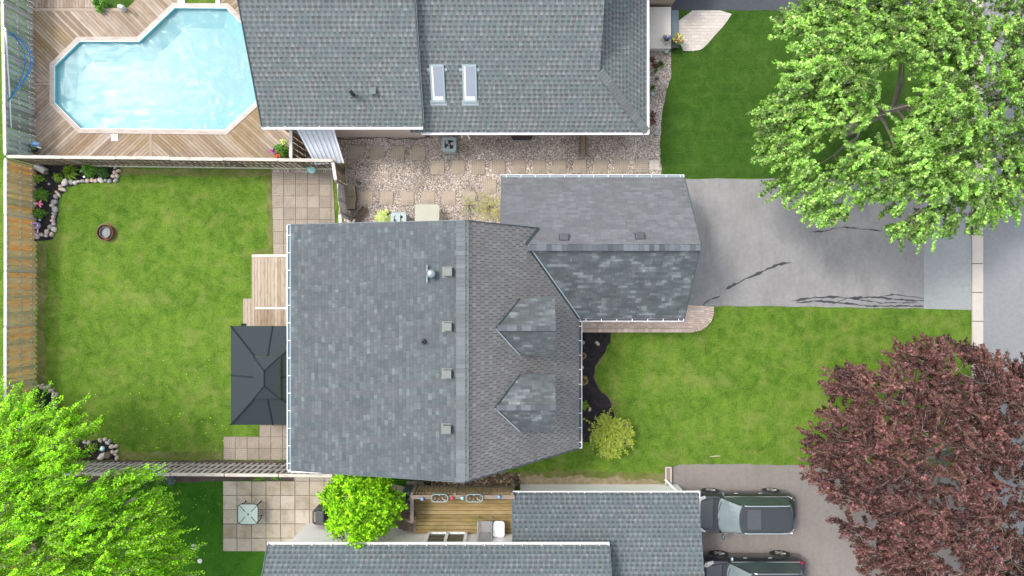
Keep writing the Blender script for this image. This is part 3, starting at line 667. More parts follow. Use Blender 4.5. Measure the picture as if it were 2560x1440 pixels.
dk('border_boards', [(73, 19.5), (318, 20), (311, 27.5), (82, 27.5)], 0.0, 'deck_h', .16)
dk('border_boards', [(82, 206.5), (o8[0][0] - .5, 206.5), (o8[0][0] - .5, 213.5), (82, 213.5)], 0.0, 'deck_h', .13)
dk('border_boards', [(373.5, o8[8][1] + .5), (380.5, o8[8][1] + .5), (380.5, 393), (373.5, 393)], R(90), 'deck_v', .13)
sheet('grass_patch', [(243, -40), (330, -40), (334, 4), (312, 19), (243, 19)], .02, M['lawn_dark'])
tag(MB().prism(PL([(278, 335.5), (294, 335.5), (294, 352), (278, 352)], .06), .05, .062).build('skimmer_lid', M['whiteplastic']), 'white square skimmer lid set in the pool deck below the water', 'pool lid')

# ------------------------------------------------------------------ patios, walks
S_ = 29.6 * H * K
M['joint'] = plain('joint_sand', (.10, .085, .065), 0.95, var=.3)
sheet('paving_base', [(680, 431), (830, 431), (836, 562), (836, 636), (685, 635)], .013, M['joint'])
sheet('paving_base', [(559, 1092), (650, 1092), (650, 1063), (738, 1063), (738, 1148), (559, 1148)], .013, M['joint'])
sheet('paving_base', [(559, 1203), (736, 1203), (736, 1188), (888, 1188), (1058, 1231), (1058, 1338), (769, 1338), (700, 1376), (559, 1376)], .0135, M['joint'])
p_ = tiles(MB(), PL([(679, 430), (831, 430), (838, 562), (838, 640), (684, 636)], 0.03), S_, S_, .02, .0, .03, org=XY(680, 430, .03), jit=.004)
tag(p_.build('slab_patio', M['slab']), 'grid of tan embossed concrete slabs beside the wooden gate', 'patio')
p_ = tiles(MB(), PL([(558, 1091), (649, 1091), (649, 1062), (740, 1062), (740, 1149), (558, 1149)], 0.03), S_, 28.8 * H * K, .02, .0, .03, org=XY(559, 1149, .03), jit=.004)
tag(p_.build('slab_patio', M['slab']), 'small stepped patio of embossed concrete slabs below the charcoal gazebo', 'patio')
p_ = tiles(MB(), PL([(558, 1202), (735, 1202), (735, 1187), (890, 1187), (1060, 1230), (1060, 1340), (769, 1340), (700, 1378), (558, 1378)], 0.03), 36.2 * H * K, 35.6 * H * K, .028, .0, .03, org=XY(557, 1202, .03), jit=.006)
tag(p_.build('slab_patio', M['slab_big']), 'patio of large mossy stained slabs behind the lower house', 'patio')
p_ = tiles(MB(), smooth_poly(PL([(1697, 26), (1697, 127), (1745, 127), (1762, 118), (1790, 85), (1812, 62), (1835, 26)], .04), 1), .30, .15, .008, .0, .04, org=XY(1697, 127, .04), offs=.5, jit=.002)
tag(p_.build('paved_landing', M['paver_pale']), 'pale paver landing with a diagonal lawn edge beside the upper porch', 'paved landing')
pw = thing('paved_walk', (*XY(1600, 815), 0), 'pinkish brick paver walk along the garage curving to the driveway', 'walkway')
arc = [(1785, 766), (1784.5, 785), (1779, 803), (1768, 816), (1752, 826), (1732, 830.5)]
inn = [(1775, 766), (1774, 784), (1769, 798), (1760, 808), (1748, 816), (1731, 820)]
poly = [(1440, 790), (1714, 790), (1714, 762), (1774, 766)] + inn[1:] + [(1440, 820)]
tiles(MB(), PL(poly, .05), .21, .105, .006, .0, .05, org=XY(1440, 820, .05), offs=.5, jit=.003).build('paver_field', M['paver'], pw)
bd = MB()
def q_between(A, B, nsub):
    for i in range(len(A) - 1):
        L = math.dist(A[i], A[i + 1]); k = max(1, round(L / 6.0))
        for t in range(k):
            f0, f1 = t / k + .03, (t + 1) / k - .03
            l = lambda U, V, f: (U[0] + (V[0] - U[0]) * f, U[1] + (V[1] - U[1]) * f)
            bd.prism(PL([l(A[i], A[i + 1], f0), l(A[i], A[i + 1], f1), l(B[i], B[i + 1], f1), l(B[i], B[i + 1], f0)], .055), 0, .055 + random.uniform(-.003, .003))
q_between(arc, inn, 6); q_between([(1731, 831), (1452, 831)], [(1731, 821), (1452, 821)], 6)
bd.build('border_course', M['paver'], pw)
# porch of the upper house
pc = thing('porch_slab', (*XY(1650, 70), 0), 'pale concrete porch slab at the upper house front with a blue grey step', 'porch')
MB().prism(PL([(1600, 17), (1678, 17), (1678, 121), (1600, 121)], .35), 0, .35).build('slab', M['concrete'], pc, bevel=.01)
MB().prism(PL([(1679.5, 25), (1697, 25), (1697, 118), (1679.5, 118)], .17), 0, .17).build('step', M['bluestep'], pc, bevel=.01)

# ------------------------------------------------------------------ houses
def uvf(upx, upy, m_):
    s = math.sqrt(1 + m_ * m_); l = math.hypot(upx, upy); ux, uy = upx / l, upy / l
    return lambda p: (p.x * -uy + p.y * ux, (p.x * ux + p.y * uy) * s)
def roofpart(name, pts, up, slope, mat, parent, th=.12):
    mb = MB().slab(pts, th); mb.uv = uvf(up[0], up[1], slope); return mb.build(name, M[mat], parent)
def gutter(a, b, outd, parent, step=.62, bed='dark', wd=.13):
    a = Vector(a); b = Vector(b); o = Vector((*outd, 0)); d = (b - a).normalized(); L = (b - a).length
    mb = MB(); mb.beam(a + o * wd, b + o * wd, .02, .11); mb.beam(a + o * (wd / 2) - Vector((0, 0, .06)), b + o * (wd / 2) - Vector((0, 0, .06)), wd, .012)
    for e in (a, b): mb.beam(e, e + o * wd, .012, .11)
    k = .25
    while k < L - .1: q = a + d * k; mb.beam(q + Vector((0, 0, .03)), q + o * wd + Vector((0, 0, .03)), .025, .02); k += step
    g = mb.build('gutter', M['white'], parent)
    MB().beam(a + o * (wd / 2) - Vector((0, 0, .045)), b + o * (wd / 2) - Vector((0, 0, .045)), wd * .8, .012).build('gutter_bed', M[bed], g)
    return g
def capline(a, b, wd, mat, parent, name='ridge_cap', ex=.16, drop=None):
    a = Vector(a); b = Vector(b); d = (b - a).normalized(); L = (b - a).length; mb = MB(); k = 0
    while k < L:
        p = a + d * k; q = a + d * min(L, k + ex * .98); mb.beam(p + Vector((0, 0, .035)), q + Vector((0, 0, .022)), wd, .02); k += ex
    return mb.build(name, M[mat], parent)
def lerp(a, b, t): return tuple(a[i] + (b[i] - a[i]) * t for i in range(len(a)))
# --- main house
ze = 2.8; De = H - ze; D = De / 1.2125; zr = H - D; Dl = D * 1.066; zl = H - Dl
X = lambda px, dist: (px - 1280) * dist * K
Y = lambda py, dist: (720 - py) * dist * K
xl, xr, xe = X(727, Dl), X(1163, D), X(1447.5, De); yN, yS = Y(552, D), Y(1205, D)
sl = (zr - zl) / (xr - xl); sr_ = (zr - ze) / (xe - xr)
mh = thing('detached_house', (-3, -2.2, 0), 'central two storey house under blue grey shingles with two dormers and a garage wing', 'house')
zg = H - De * .91; ygN, ygS = Y(443, De), Y(797, De); yg = (ygN + ygS) / 2; xg = X(1752.5, H - zg); sg = (zg - ze) / (ygN - yg); xw = X(1252, De)
def zmain(x): return zr - (x - xr) * sr_
apex = (xe - (zg - ze) / sr_, yg, zg); zv = zg - (yN - yg) * sg; vN = (xe - (zv - ze) / sr_, yN, zv); vS = (xe, ygS, ze)
wall = MB()
prof = [(xl + .35, 0), (xe - .45, 0), (xe - .45, zmain(xe - .45) - .2), (xr, zr - .2), (xl + .35, zl + .35 * sl - .2)]
wall.add([(x, y, z) for y in (yS + .25, yN - .25) for x, z in prof], [(0, 1, 2, 3, 4), (9, 8, 7, 6, 5)] + [(i, i + 5, (i + 1) % 5 + 5, (i + 1) % 5) for i in range(5)])
prof = [(ygS + .4, 0), (ygN - .4, 0), (ygN - .4, ze + .4 * sg - .16), (yg, zg - .16), (ygS + .4, ze + .4 * sg - .16)]
wall.add([(x, y, z) for x in (xw + .3, xg - .3) for y, z in prof], [(4, 3, 2, 1, 0), (5, 6, 7, 8, 9)] + [(i, (i + 1) % 5, (i + 1) % 5 + 5, i + 5) for i in range(5)])
wall.build('wall', M['siding'], mh)
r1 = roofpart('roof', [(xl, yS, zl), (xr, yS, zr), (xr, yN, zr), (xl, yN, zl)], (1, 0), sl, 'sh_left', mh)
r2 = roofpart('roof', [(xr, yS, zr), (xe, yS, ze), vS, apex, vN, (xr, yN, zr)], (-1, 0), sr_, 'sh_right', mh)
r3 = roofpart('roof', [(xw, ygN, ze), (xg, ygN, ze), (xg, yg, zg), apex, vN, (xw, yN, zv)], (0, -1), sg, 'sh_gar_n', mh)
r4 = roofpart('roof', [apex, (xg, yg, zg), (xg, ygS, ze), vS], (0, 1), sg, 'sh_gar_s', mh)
capline((xr - .16, yS + .01, zr - .03), (xr - .16, yN - .01, zr - .03), .32, 'capsh', r1)
capline((xr + .07, yS + .01, zr - .10), (xr + .07, yN - .01, zr - .10), .10, 'capsh', r1)
capline((apex[0], yg - .13, zg - .055), (xg, yg - .13, zg - .055), .26, 'capsh_dark', r4, ex=.2)
def valley(a, b, nm='valley_flashing', wd=.21, hi=True):
    a = Vector(a); b = Vector(b); mb = MB(); mb.beam(a + Vector((0, 0, .03)), b + Vector((0, 0, .03)), wd, .03); v = mb.build(nm, M['flash'], mh)
    if hi: MB().beam(a + Vector((.04, .03, .052)), b + Vector((.04, .03, .052)), wd * .22, .012).build('painted_highlight', M['flash_pale'], v)  # highlight along the dark flashing, put in as a pale strip
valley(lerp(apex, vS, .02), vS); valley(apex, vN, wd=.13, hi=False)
# slender edge trim (rakes)
for a, b in (((xl, yS, zl), (xr, yS, zr)), ((xr, yS, zr), (xe, yS, ze)), ((xl, yN, zl), (xr, yN, zr)), ((xr, yN, zr), vN)):
    s_ = -1 if a[1] < 0 else 1; tr_ = MB(); tr_.beam((a[0], a[1] + s_ * .02, a[2] - .07), (b[0], b[1] + s_ * .02, b[2] - .07), .03, .15); tr_.build('rake_trim', M['acdark'], mh)
for yy in (ygN, ygS): MB().beam((xg + .02, yg, zg - .07), (xg + .02, yy, ze - .07), .03, .15).build('rake_trim', M['acdark'], mh)
gutter((xl, yS, zl - .03), (xl, yN, zl - .03), (-1, 0), mh, step=.66, bed='acgrey')
gutter((xe, yS, ze - .03), (xe, ygS - .12, ze - .03), (1, 0), mh, step=.62, bed='dark', wd=.12)
gutter((xw, ygN, ze - .03), (xg, ygN, ze - .03), (0, 1), mh, step=.62, bed='acgrey', wd=.10)
gutter((xe + .05, ygS, ze - .03), (xg - .02, ygS, ze - .03), (0, -1), mh, step=.66, bed='dark', wd=.10)
ds = MB(); ds.tube([(xl - .08, yS + .2, zl - .08), (xl - .2, yS + .9, zl - .5), (xl + .15, yS + .2, zl - .9), (xl + .25, yS + .1, .3)], .05, 8); ds.build('downspout', M['white'], mh)
# white rake boards on the low western gable
MB().beam((xl - .1, yS - .06, zl - .12), (xl + 1.2, yS - .06, zl - .12 + 1.2 * sl - .1), .05, .2).build('fascia', M['white'], mh)
def window(parent, c, w_, h_, nrm, name='window', mat='window'):
    c = Vector(c); n_ = Vector((*nrm, 0)); t = Vector((-n_.y, n_.x, 0)); f = MB()
    for a, b in ((Vector((0, 0, h_ / 2)), 0), (Vector((0, 0, -h_ / 2)), 0), (Vector((0, 0, 0)), 0)):
        if a.length or h_ > .9: f.beam(c + a - t * w_ / 2, c + a + t * w_ / 2, .06, .07)
    for q in (-1, 1): f.beam(c + t * q * w_ / 2 - Vector((0, 0, h_ / 2)), c + t * q * w_ / 2 + Vector((0, 0, h_ / 2)), .06, .07, up=n_)
    o = f.build(name, M['white'], parent); g_ = MB(); g_.beam(c + n_ * .005 - t * w_ / 2, c + n_ * .005 + t * w_ / 2, .02, h_); g_.build('pane', M[mat], o); return o
# dormers
def dormer(py_m, py0, py1, apx, seed):
    zE = 5.62; xv = X(1301, H - zE); zE = zmain(xv); xv = X(1301, H - zE); zE = zmain(xv)
    yc = Y(py_m, H - zE); hw = (py1 - py0) / 2 * (H - zE) * K
    xa = X(apx, H - 6.8); za = zmain(xa); xf = X(1386, H - zE)
    d = MB()
    zb = zmain(xf - .15)
    prof = [(yc - hw + .15, 0), (yc + hw - .15, 0), (yc + hw - .15, 1), (yc, 2), (yc - hw + .15, 1)]
    vs = []
    for x in (xa + .4, xf - .15):
        for y, t in prof: vs.append((x, y, {0: min(zmain(x) - .3, zE), 1: zE - .05, 2: za - .2}[t] if not (t == 0) else zb - .3))
    d.add(vs, [(4, 3, 2, 1, 0), (5, 6, 7, 8, 9)] + [(i, (i + 1) % 5, (i + 1) % 5 + 5, i + 5) for i in range(5)])
    do = d.build('dormer', M['siding'], mh)
    sd_ = (za - zE) / hw
    window(do, (xf - .15, yc, zE - .35), .8, .85, (1, 0))
    for sgn in (1, -1):
        mb = MB().slab([(xa, yc, za), (xf, yc, za), (xf, yc + sgn * hw, zE), (xv, yc + sgn * hw, zE)], .10)
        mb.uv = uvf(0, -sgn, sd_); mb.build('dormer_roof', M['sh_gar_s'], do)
        a = Vector((xa - .04, yc + sgn * .02, za + .015)); b = Vector((xv - .04, yc + sgn * hw, zE + .015))
        mb = MB(); mb.beam(a, b, .17, .04); f = mb.build('valley_flashing', M['flash'], do)
        if sgn < 0: MB().beam(a + Vector((.03, 0, .028)), b + Vector((.03, 0, .028)), .045, .012).build('painted_highlight', M['flash_pale'], do)  # pale strip painted as a highlight on the lower valley only
    capline((xa + .05, yc, za - .01), (xf, yc, za - .01), .2, 'capsh_dark', do, ex=.18)
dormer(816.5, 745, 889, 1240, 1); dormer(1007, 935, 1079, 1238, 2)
def zleft(x): return zr - (xr - x) * sl
window(mh, (xe - .45, -4.3, 1.5), 1.8, 1.3, (1, 0)); window(mh, (xe - .45, -2.4, 1.1), 1.0, 2.1, (1, 0), 'front_door', 'dark'); window(mh, (xe - .45, -5.9, 1.5), 1.0, 1.3, (1, 0))
window(mh, (xg - .3, yg, 1.15), 4.6, 2.2, (1, 0), 'garage_door', 'siding'); window(mh, (-5.0, yS + .25, 4.2), 1.0, 1.1, (0, -1)); window(mh, (-4.6, yS + .25, 1.6), 1.0, 1.1, (0, -1)); window(mh, (-.5, yS + .25, 1.6), 1.0, 1.1, (0, -1))
window(mh, (xl + .35, -.4, 1.3), 1.8, 2.0, (-1, 0), 'sliding_door'); window(mh, (xl + .35, -4.6, 4.6), 1.4, 1.1, (-1, 0)); window(mh, (xl + .35, -1.0, 4.6), 1.4, 1.1, (-1, 0))
for i, (vx, vy) in enumerate(((1121, 680), (1120, 817), (1119, 935), (1118, 1073))):
    x, y = X(vx, H - 7.85), Y(vy, H - 7.85); z = zleft(x); mb = MB()
    mb.box((x - .03, y, z + .01), (.39, .39, .03), tilt=Matrix.Rotation(-math.atan(sl), 3, 'Y')); v = mb.build('roof_vent', M['ventgrey'], mh)
    a = .14; b = .16
    MB().add([(x - b, y - b, z + .02), (x + b, y - b, z + .04), (x + b, y + b, z + .04), (x - b, y + b, z + .02), (x - a, y - a, z + .22), (x + a, y - a, z + .25), (x + a, y + a, z + .25), (x - a, y + a, z + .22)],
             [(4, 5, 6, 7), (0, 1, 5, 4), (1, 2, 6, 5), (2, 3, 7, 6), (3, 0, 4, 7)]).build('vent_hood', M['ventgrey'], v, bevel=.012)
for vx, vy in ((1411, 592), (1602, 589)):
    x, y = X(vx, H - 5.35), Y(vy, H - 5.35); z = zg - (y - yg) * sg; tl = Matrix.Rotation(-math.atan(sg), 3, 'X')
    v = MB().box((x, y, z + .02), (.40, .36, .03), tilt=tl).build('roof_vent', M['dark'], mh)
    MB().prism(rrect(x - .17, y - .13, x + .17, y + .15, .05), z + .02, z + .16).build('vent_hood', M['dark'], v, bevel=.02)
x, y = X(1078, H - 7.9), Y(684, H - 7.9); z = zleft(x)
ch = MB().lathe((x, y, z), [(.13, -.05), (.12, .25), (.16, .26), (.17, .30), (.13, .38), (.05, .42)], 20).build('flue_cap', M['steel'], mh, smooth=True)
MB().box((x - .17, y, z + .06), (.03, .62, .1)).build('flue_flashing', M['flash_pale'], ch)
x, y = X(1058, H - 7.8), Y(855, H - 7.8); z = zleft(x)
MB().lathe((x, y, z), [(.12, -.05), (.11, .02), (.06, .05), (.055, .26), (.04, .26), (.035, .1)], 16).build('vent_pipe', M['black'], mh, smooth=False)

# --- upper neighbour house
uh = thing('neighbour_house', (-2, 9.5, 0), 'long neighbouring house above with laminated blue grey shingles and two skylights', 'house')
zt = 3.25; st_ = .594; yT = Y(316, H - zt); xTl, xTr = X(655, H - zt), X(1057, H - zt)
zu = 2.75; yU = Y(330, H - zu); xUr = X(1617, H - zu)
def zup(y): return zu + (y - yU) * st_
def ztp(y): return zt + (y - yT) * st_
yh = 8.86; zh = zup(yh); xh = xUr - (zh - zu) / st_ * 1.0
MB().prism([(xTl + .35, yT + .25), (xTr - .3, yT + .25), (xTr - .3, yU + .45), (xUr - .4, yU + .45), (xUr - .4, 18), (xTl + .35, 18)], 0, 2.7).build('wall', M['stucco'], uh)
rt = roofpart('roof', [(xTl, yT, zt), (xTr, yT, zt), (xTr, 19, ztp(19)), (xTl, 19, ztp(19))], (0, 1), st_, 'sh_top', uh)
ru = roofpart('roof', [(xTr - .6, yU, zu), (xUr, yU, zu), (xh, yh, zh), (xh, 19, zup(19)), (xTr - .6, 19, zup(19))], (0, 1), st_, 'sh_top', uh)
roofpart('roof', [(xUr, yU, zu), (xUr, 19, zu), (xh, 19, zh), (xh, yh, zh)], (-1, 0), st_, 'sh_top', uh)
MB().prism([(xh - .15, yh + .8), (xh - .02, yh + .8), (xh - .02, 18.9), (xh - .15, 18.9)], zh - .4, zh + .3).build('gable_wall', M['siding'], uh)
capline((xUr - .02, yU + .02, zu), (xh, yh, zh), .36, 'capsh', uh, 'hip_cap', ex=.14)
for q_ in (xTl - .015, xTr + .015): MB().beam((q_, yT, zt - .05), (q_, 19, ztp(19) - .05), .03, .16).build('rake_trim', M['acdark'], uh)
MB().beam((xTr + .01, yT + .2, zt - .22), (xTr + .01, 18.9, ztp(18.9) - .22), .02, .36).build('step_wall', M['siding'], uh)
gutter((xTl, yT, zt - .03), (xTr, yT, zt - .03), (0, -1), uh, step=.72, bed='white', wd=.11)
gutter((xTr - .12, yU, zu - .03), (xUr + .02, yU, zu - .03), (0, -1), uh, step=.62, bed='whiteplastic', wd=.10)
gutter((xUr, yU - .1, zu - .03), (xUr, 18.9, zu - .03), (1, 0), uh, step=.62, bed='white', wd=.09)
# skylights
for sx0, sx1 in ((1073, 1111), (1153, 1191)):
    y0, y1 = Y(252, H - 3.75), Y(160, H - 4.3); z0, z1 = zup(y0), zup(y1); xa, xb = X(sx0 + 3.5, H - 3.8), X(sx1 + 1, H - 3.8)
    def quad(i0, i1, zo):
        return [(xa + i0, y0 + i0, zup(y0 + i0) + zo), (xb - i0, y0 + i0, zup(y0 + i0) + zo), (xb - i0, y1 - i0, zup(y1 - i0) + zo), (xa + i0, y1 - i0, zup(y1 - i0) + zo)]
    so = MB().slab([(xa - .06, y0 - .09, zup(y0 - .09) + .03), (xb + .06, y0 - .09, zup(y0 - .09) + .03), (xb + .06, y0 + .1, zup(y0 + .1) + .03), (xa - .06, y0 + .1, zup(y0 + .1) + .03)], .02)
    so2 = MB().slab([(xa - .12, y1 - .22, zup(y1 - .22) + .03), (xb + .12, y1 - .22, zup(y1 - .22) + .03), (xb + .12, y1 - .12, zup(y1 - .12) + .03), (xa - .12, y1 - .12, zup(y1 - .12) + .03)], .02)
    s0 = so.build('skylight', M['flash_pale'], uh); so2.build('head_flashing', M['flash_pale'], s0)
    MB().slab(quad(0, 0, .09), .10).build('skylight_frame', M['acgrey'], s0, bevel=.01)
    MB().slab(quad(.08, 0, .10), .03).build('pane', M['skyglass'], s0)
    q = quad(.08, 0, .11); e = [(q[0]), (q[1]), (q[1][0], q[1][1] + .13, zup(q[1][1] + .13) + .11), (q[0][0], q[0][1] + .13, zup(q[0][1] + .13) + .11)]
    bl = MB().slab(e, .01); bl.slab([(q[0][0], q[0][1] + .13, zup(q[0][1] + .13) + .11), (q[0][0] + .06, q[0][1] + .13, zup(q[0][1] + .13) + .11), (q[3][0] + .06, q[3][1], q[3][2]), q[3]], .01)
    bl.build('blind', M['whiteplastic'], s0)
x, y = X(882, H - 4.0), Y(236, H - 4.0); z = ztp(y)
vp = MB().tube([(x, y, z - .05), (x, y, z + .75)], .075, 14).build('vent_pipe', M['black'], uh)
MB().box((x + .02, y - .07, z + .0), (.34, .05, .05)).build('pipe_flashing', M['dark'], vp)
x, y = X(933, H - 4.0), Y(229, H - 4.0); z = ztp(y)
rv = MB().box((x, y, z + .05), (.22, .24, .16)).build('roof_vent', M['ventgrey'], uh, bevel=.015)
MB().box((x, y, z + .14), (.26, .28, .02)).build('vent_lid', M['acdark'], rv)
for a, b in ((1154, 1), (1171, 2)):
    x, y = X(a, H - .6), Y(341, H - .6); q = MB()
    if b == 1: q.tube([(x, yU + .45, .7), (x, y, .6), (x, y - .02, .4)], .035, 8)
    else: q.tube([(x - .1, yU + .45, .8), (x - .08, y + .1, .7), (x + .06, y - .08, .45)], .035, 8)
    q.build('exhaust_pipe', M['white'], uh)
# brick corner of the far garage
bg_ = thing('brick_garage', (6.4, 15, 0), 'corner of a brown brick garage beside the porch at the top edge', 'garage')
MB().prism([(5.55, 13.17), (7.46, 13.17), (7.46, 19), (5.55, 19)], 0, 2.6).build('wall', M['brick'], bg_)
MB().slab([(5.3, 13.75, 2.75), (7.8, 13.75, 2.75), (7.8, 19.4, 5.2), (5.3, 19.4, 5.2)], .12).build('roof', M['capsh_dark'], bg_)

# --- lower neighbour house
lh = thing('lower_house', (-1, -11.5, 0), 'white sided neighbouring house below with stepped blue grey shingle roofs', 'house')
zA = 3.5; sA = .6; yA = Y(1364, H - zA); xA0, xA1 = X(669, H - zA), X(1523, H - zA)
zB = 2.3; sB = .3; yB = Y(1233, H - zB); xB0, xB1 = X(1282, H - zB), X(1746, H - zB)
def zAf(y): return zA + (yA - y) * sA
def zBf(y): return zB + (yB - y) * sB
MB().prism([(xA0 + .6, -11.0), (xB0 + .35, -11.0), (xB0 + .35, -19), (xA0 + .6, -19)], 0, 3.45).build('wall', M['siding'], lh)
MB().prism([(xB0 + .35, -9.2), (xB1 - .35, -9.2), (xB1 - .35, -19), (xB0 + .35, -19)], 0, 2.25).build('wall', M['siding'], lh)
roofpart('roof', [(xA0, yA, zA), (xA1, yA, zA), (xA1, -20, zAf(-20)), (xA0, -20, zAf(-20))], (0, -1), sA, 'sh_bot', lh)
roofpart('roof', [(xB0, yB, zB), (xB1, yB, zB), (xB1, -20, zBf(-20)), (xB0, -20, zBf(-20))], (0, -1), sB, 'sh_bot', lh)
gutter((xA0, yA, zA - .03), (xA1, yA, zA - .03), (0, 1), lh, step=.80, bed='log', wd=.12)
gutter((xB0, yB, zB - .03), (xB1, yB, zB - .03), (0, 1), lh, step=.72, bed='log', wd=.08)
gutter((xB1, yB + .09, zB - .03), (xB1, yB - 1.9, zB - .03), (1, 0), lh, step=.62, bed='dark', wd=.06)
for q_ in (xA0 - .015, xA1 + .015): MB().beam((q_, yA, zA - .05), (q_, -20, zAf(-20) - .05), .03, .16).build('rake_trim', M['acdark'], lh)
MB().beam((xB0 - .015, yB, zB - .05), (xB0 - .015, -20, zBf(-20) - .05), .03, .14).build('rake_trim', M['acdark'], lh)
MB().tube([(xB1 - .5, -9.15, 2.1), (xB1 - .75, -9.1, 1.2), (xB1 - .95, -8.95, .15)], .05, 8).build('downspout', M['white'], lh)
pd = MB(); x0, x1 = -3.72, -2.05
for a, b in (((x0, 1.5), (x0, 3.2)), ((x1, 1.5), (x1, 3.2)), (((x0 + x1) / 2, 1.5), ((x0 + x1) / 2, 3.2)), ((x0, 1.5), (x1, 1.5))): pd.beam((a[0], -10.95, a[1]), (b[0], -10.95, b[1]), .12, .1, up=Vector((0, 1, 0)))
pdo = pd.build('patio_door', M['white'], lh); MB().box(((x0 + x1) / 2, -10.97, 2.35), (x1 - x0 - .1, .03, 1.6)).build('pane', M['window'], pdo)

# ================================================================== FENCES
def fence(name, a, b, label, style, mat, capmat, ht=1.9, inside=(0, 1), kick=False, bh=None, post=2.44, capw=.14, seed=1, both=True, curve=None):
    """a, b plan points; inside = unit plan normal of the face towards which the camera looks"""
    rd = random.Random(seed); a = Vector((*a, 0)); b = Vector((*b, 0)); L = (b - a).length; d = (b - a).normalized(); nrm = Vector((*inside, 0))
    f = thing(name, (a.x, a.y, 0), label, 'fence')
    bw = .14; mb = MB(); t = 0; i = 0
    sp = {'shadow': .125, 'gap': .27, 'solid': .145}[style]
    while t < L - .1:
        c = a + d * (t + bw / 2); top = (bh or ht) - .05 + rd.uniform(-.006, .006)
        if curve: top += curve(t / L)
        off = nrm * (.045 if (style != 'shadow' or i % 2 == 0) else -.045)
        mb.box(c + off + Vector((0, 0, (top + .06) / 2)), (bw - rd.uniform(.002, .022), .018, top - .06), rz=math.atan2(d.y, d.x)); t += sp; i += 1
    mb.build('boards', M[mat], f)
    for k, z in enumerate((.28, ht * .52, ht - .16)):
        mb = MB(); o = Vector((0, 0, z + (curve(.5) * .0 if curve else 0))); mb.beam(a + o, b + o, .045, .085); mb.build('rail', M[capmat], f)
    n = max(1, round(L / post)); step = L / n
    for k in range(n + 1):
        c = a + d * (step * k); mb = MB(); mb.box(c - nrm * .0 + Vector((0, 0, (ht + .03) / 2)), (.09, .09, ht + .03), rz=math.atan2(d.y, d.x)); mb.build('post', M['low_rail'] if style != 'shadow' else M[capmat], f)
    if not curve:
        for k in range(n):
            p = a + d * (step * k + .03); q = a + d * (step * (k + 1) - .03); mb = MB(); dz = rd.uniform(-.004, .004); sh_ = nrm * rd.uniform(-.01, .01)
            mb.beam(p + sh_ + Vector((0, 0, ht + .02 + dz)), q + sh_ + Vector((0, 0, ht + .02 + dz)), capw, .035); mb.build('top_board', M[capmat], f)
    if kick:
        mb = MB(); o = nrm * .075 + Vector((0, 0, .13)); mb.beam(a + d * 2.4 + o, b + o, .035, .2); mb.build('kickboard', M['kick'], f)
    return f
fx = -22.32
fence('board_fence', (fx, 5.68), (fx, -14), 'long brown and orange board fence along the left side of the back lawn', 'shadow', 'fence_brown', 'cap_y', inside=(1, 0), seed=1)
fence('board_fence', (fx - .22, 17), (fx - .02, 5.9), 'weathered grey green board fence left of the swimming pool', 'shadow', 'fence_grey', 'cap_y', inside=(1, 0), seed=2)
fence('board_fence', (fx + .1, 5.80), (-7.93, 5.62), 'brown slatted board fence between the pool deck and the back lawn', 'shadow', 'fence_dark', 'cap', inside=(0, -1), kick=True, seed=3)
fence('board_fence', (fx + .1, -8.17), (-7.9, -8.27), 'silver grey fence with wide gaps between the back lawn and the lower house', 'gap', 'fence_slat', 'cap', inside=(0, 1), seed=4)
fence('board_fence', (-9.74, 5.72), (-9.74, 7.0), 'short side fence closing the pool deck beside the corrugated sheets', 'shadow', 'fence_dark', 'cap_y', inside=(1, 0), seed=5, post=1.28)
fence('board_fence', (-7.90, 5.55), (-7.78, 4.75), 'short brown fence panel between the top fence corner and the arched gate', 'solid', 'fence_dark', 'cap_y', inside=(1, 0), seed=6, post=.8)
fence('arched_gate', (-7.78, 4.70), (-7.65, 3.36), 'grey arched wooden gate between the slab patio and the gravel yard', 'solid', 'fence_slat', 'cap_y', ht=1.75, inside=(1, 0), seed=7, post=1.34, curve=lambda t: .28 * math.sin(math.pi * t))['category'] = 'gate'
fence('board_fence', (-7.62, 3.28), (-7.58, 2.45), 'short weathered panel between the arched gate and the main house', 'gap', 'fence_slat', 'cap_y', ht=1.75, inside=(1, 0), seed=8, post=.8)

# pole and hose on the grey fence
mb = MB(); mb.tube([P(14, 78, 1.9), P(18, 150, 1.75), P(23, 220, 1.7), P(28, 320, 1.6)], [.045, .04, .035, .02], 8); mb.lathe(P(12, 75, 1.92), [(.09, 0), (.09, .07), (.05, .07), (.05, .0)], 12)
tag(mb.build('pool_pole', M['whiteplastic']), 'white telescopic pool pole hooked on the grey fence', 'pole')
mb = MB()
for k, (w_, top) in enumerate(((58, 95), (50, 88), (64, 100))):
    q = []
    for i in range(15):
        t = i / 14; a = math.pi * t; q.append(P(22 + w_ * math.sin(a) * .93 - (0 if k != 1 else 6 * math.sin(a)), 82 + k * 3 + 168 * (t ** 1.25) - k * 4, 1.75 - .9 * math.sin(a)))
    mb.tube(q, .022, 6)
tag(mb.build('pool_hose', M['hose']), 'blue pool hose hung in loops over the grey fence', 'hose')

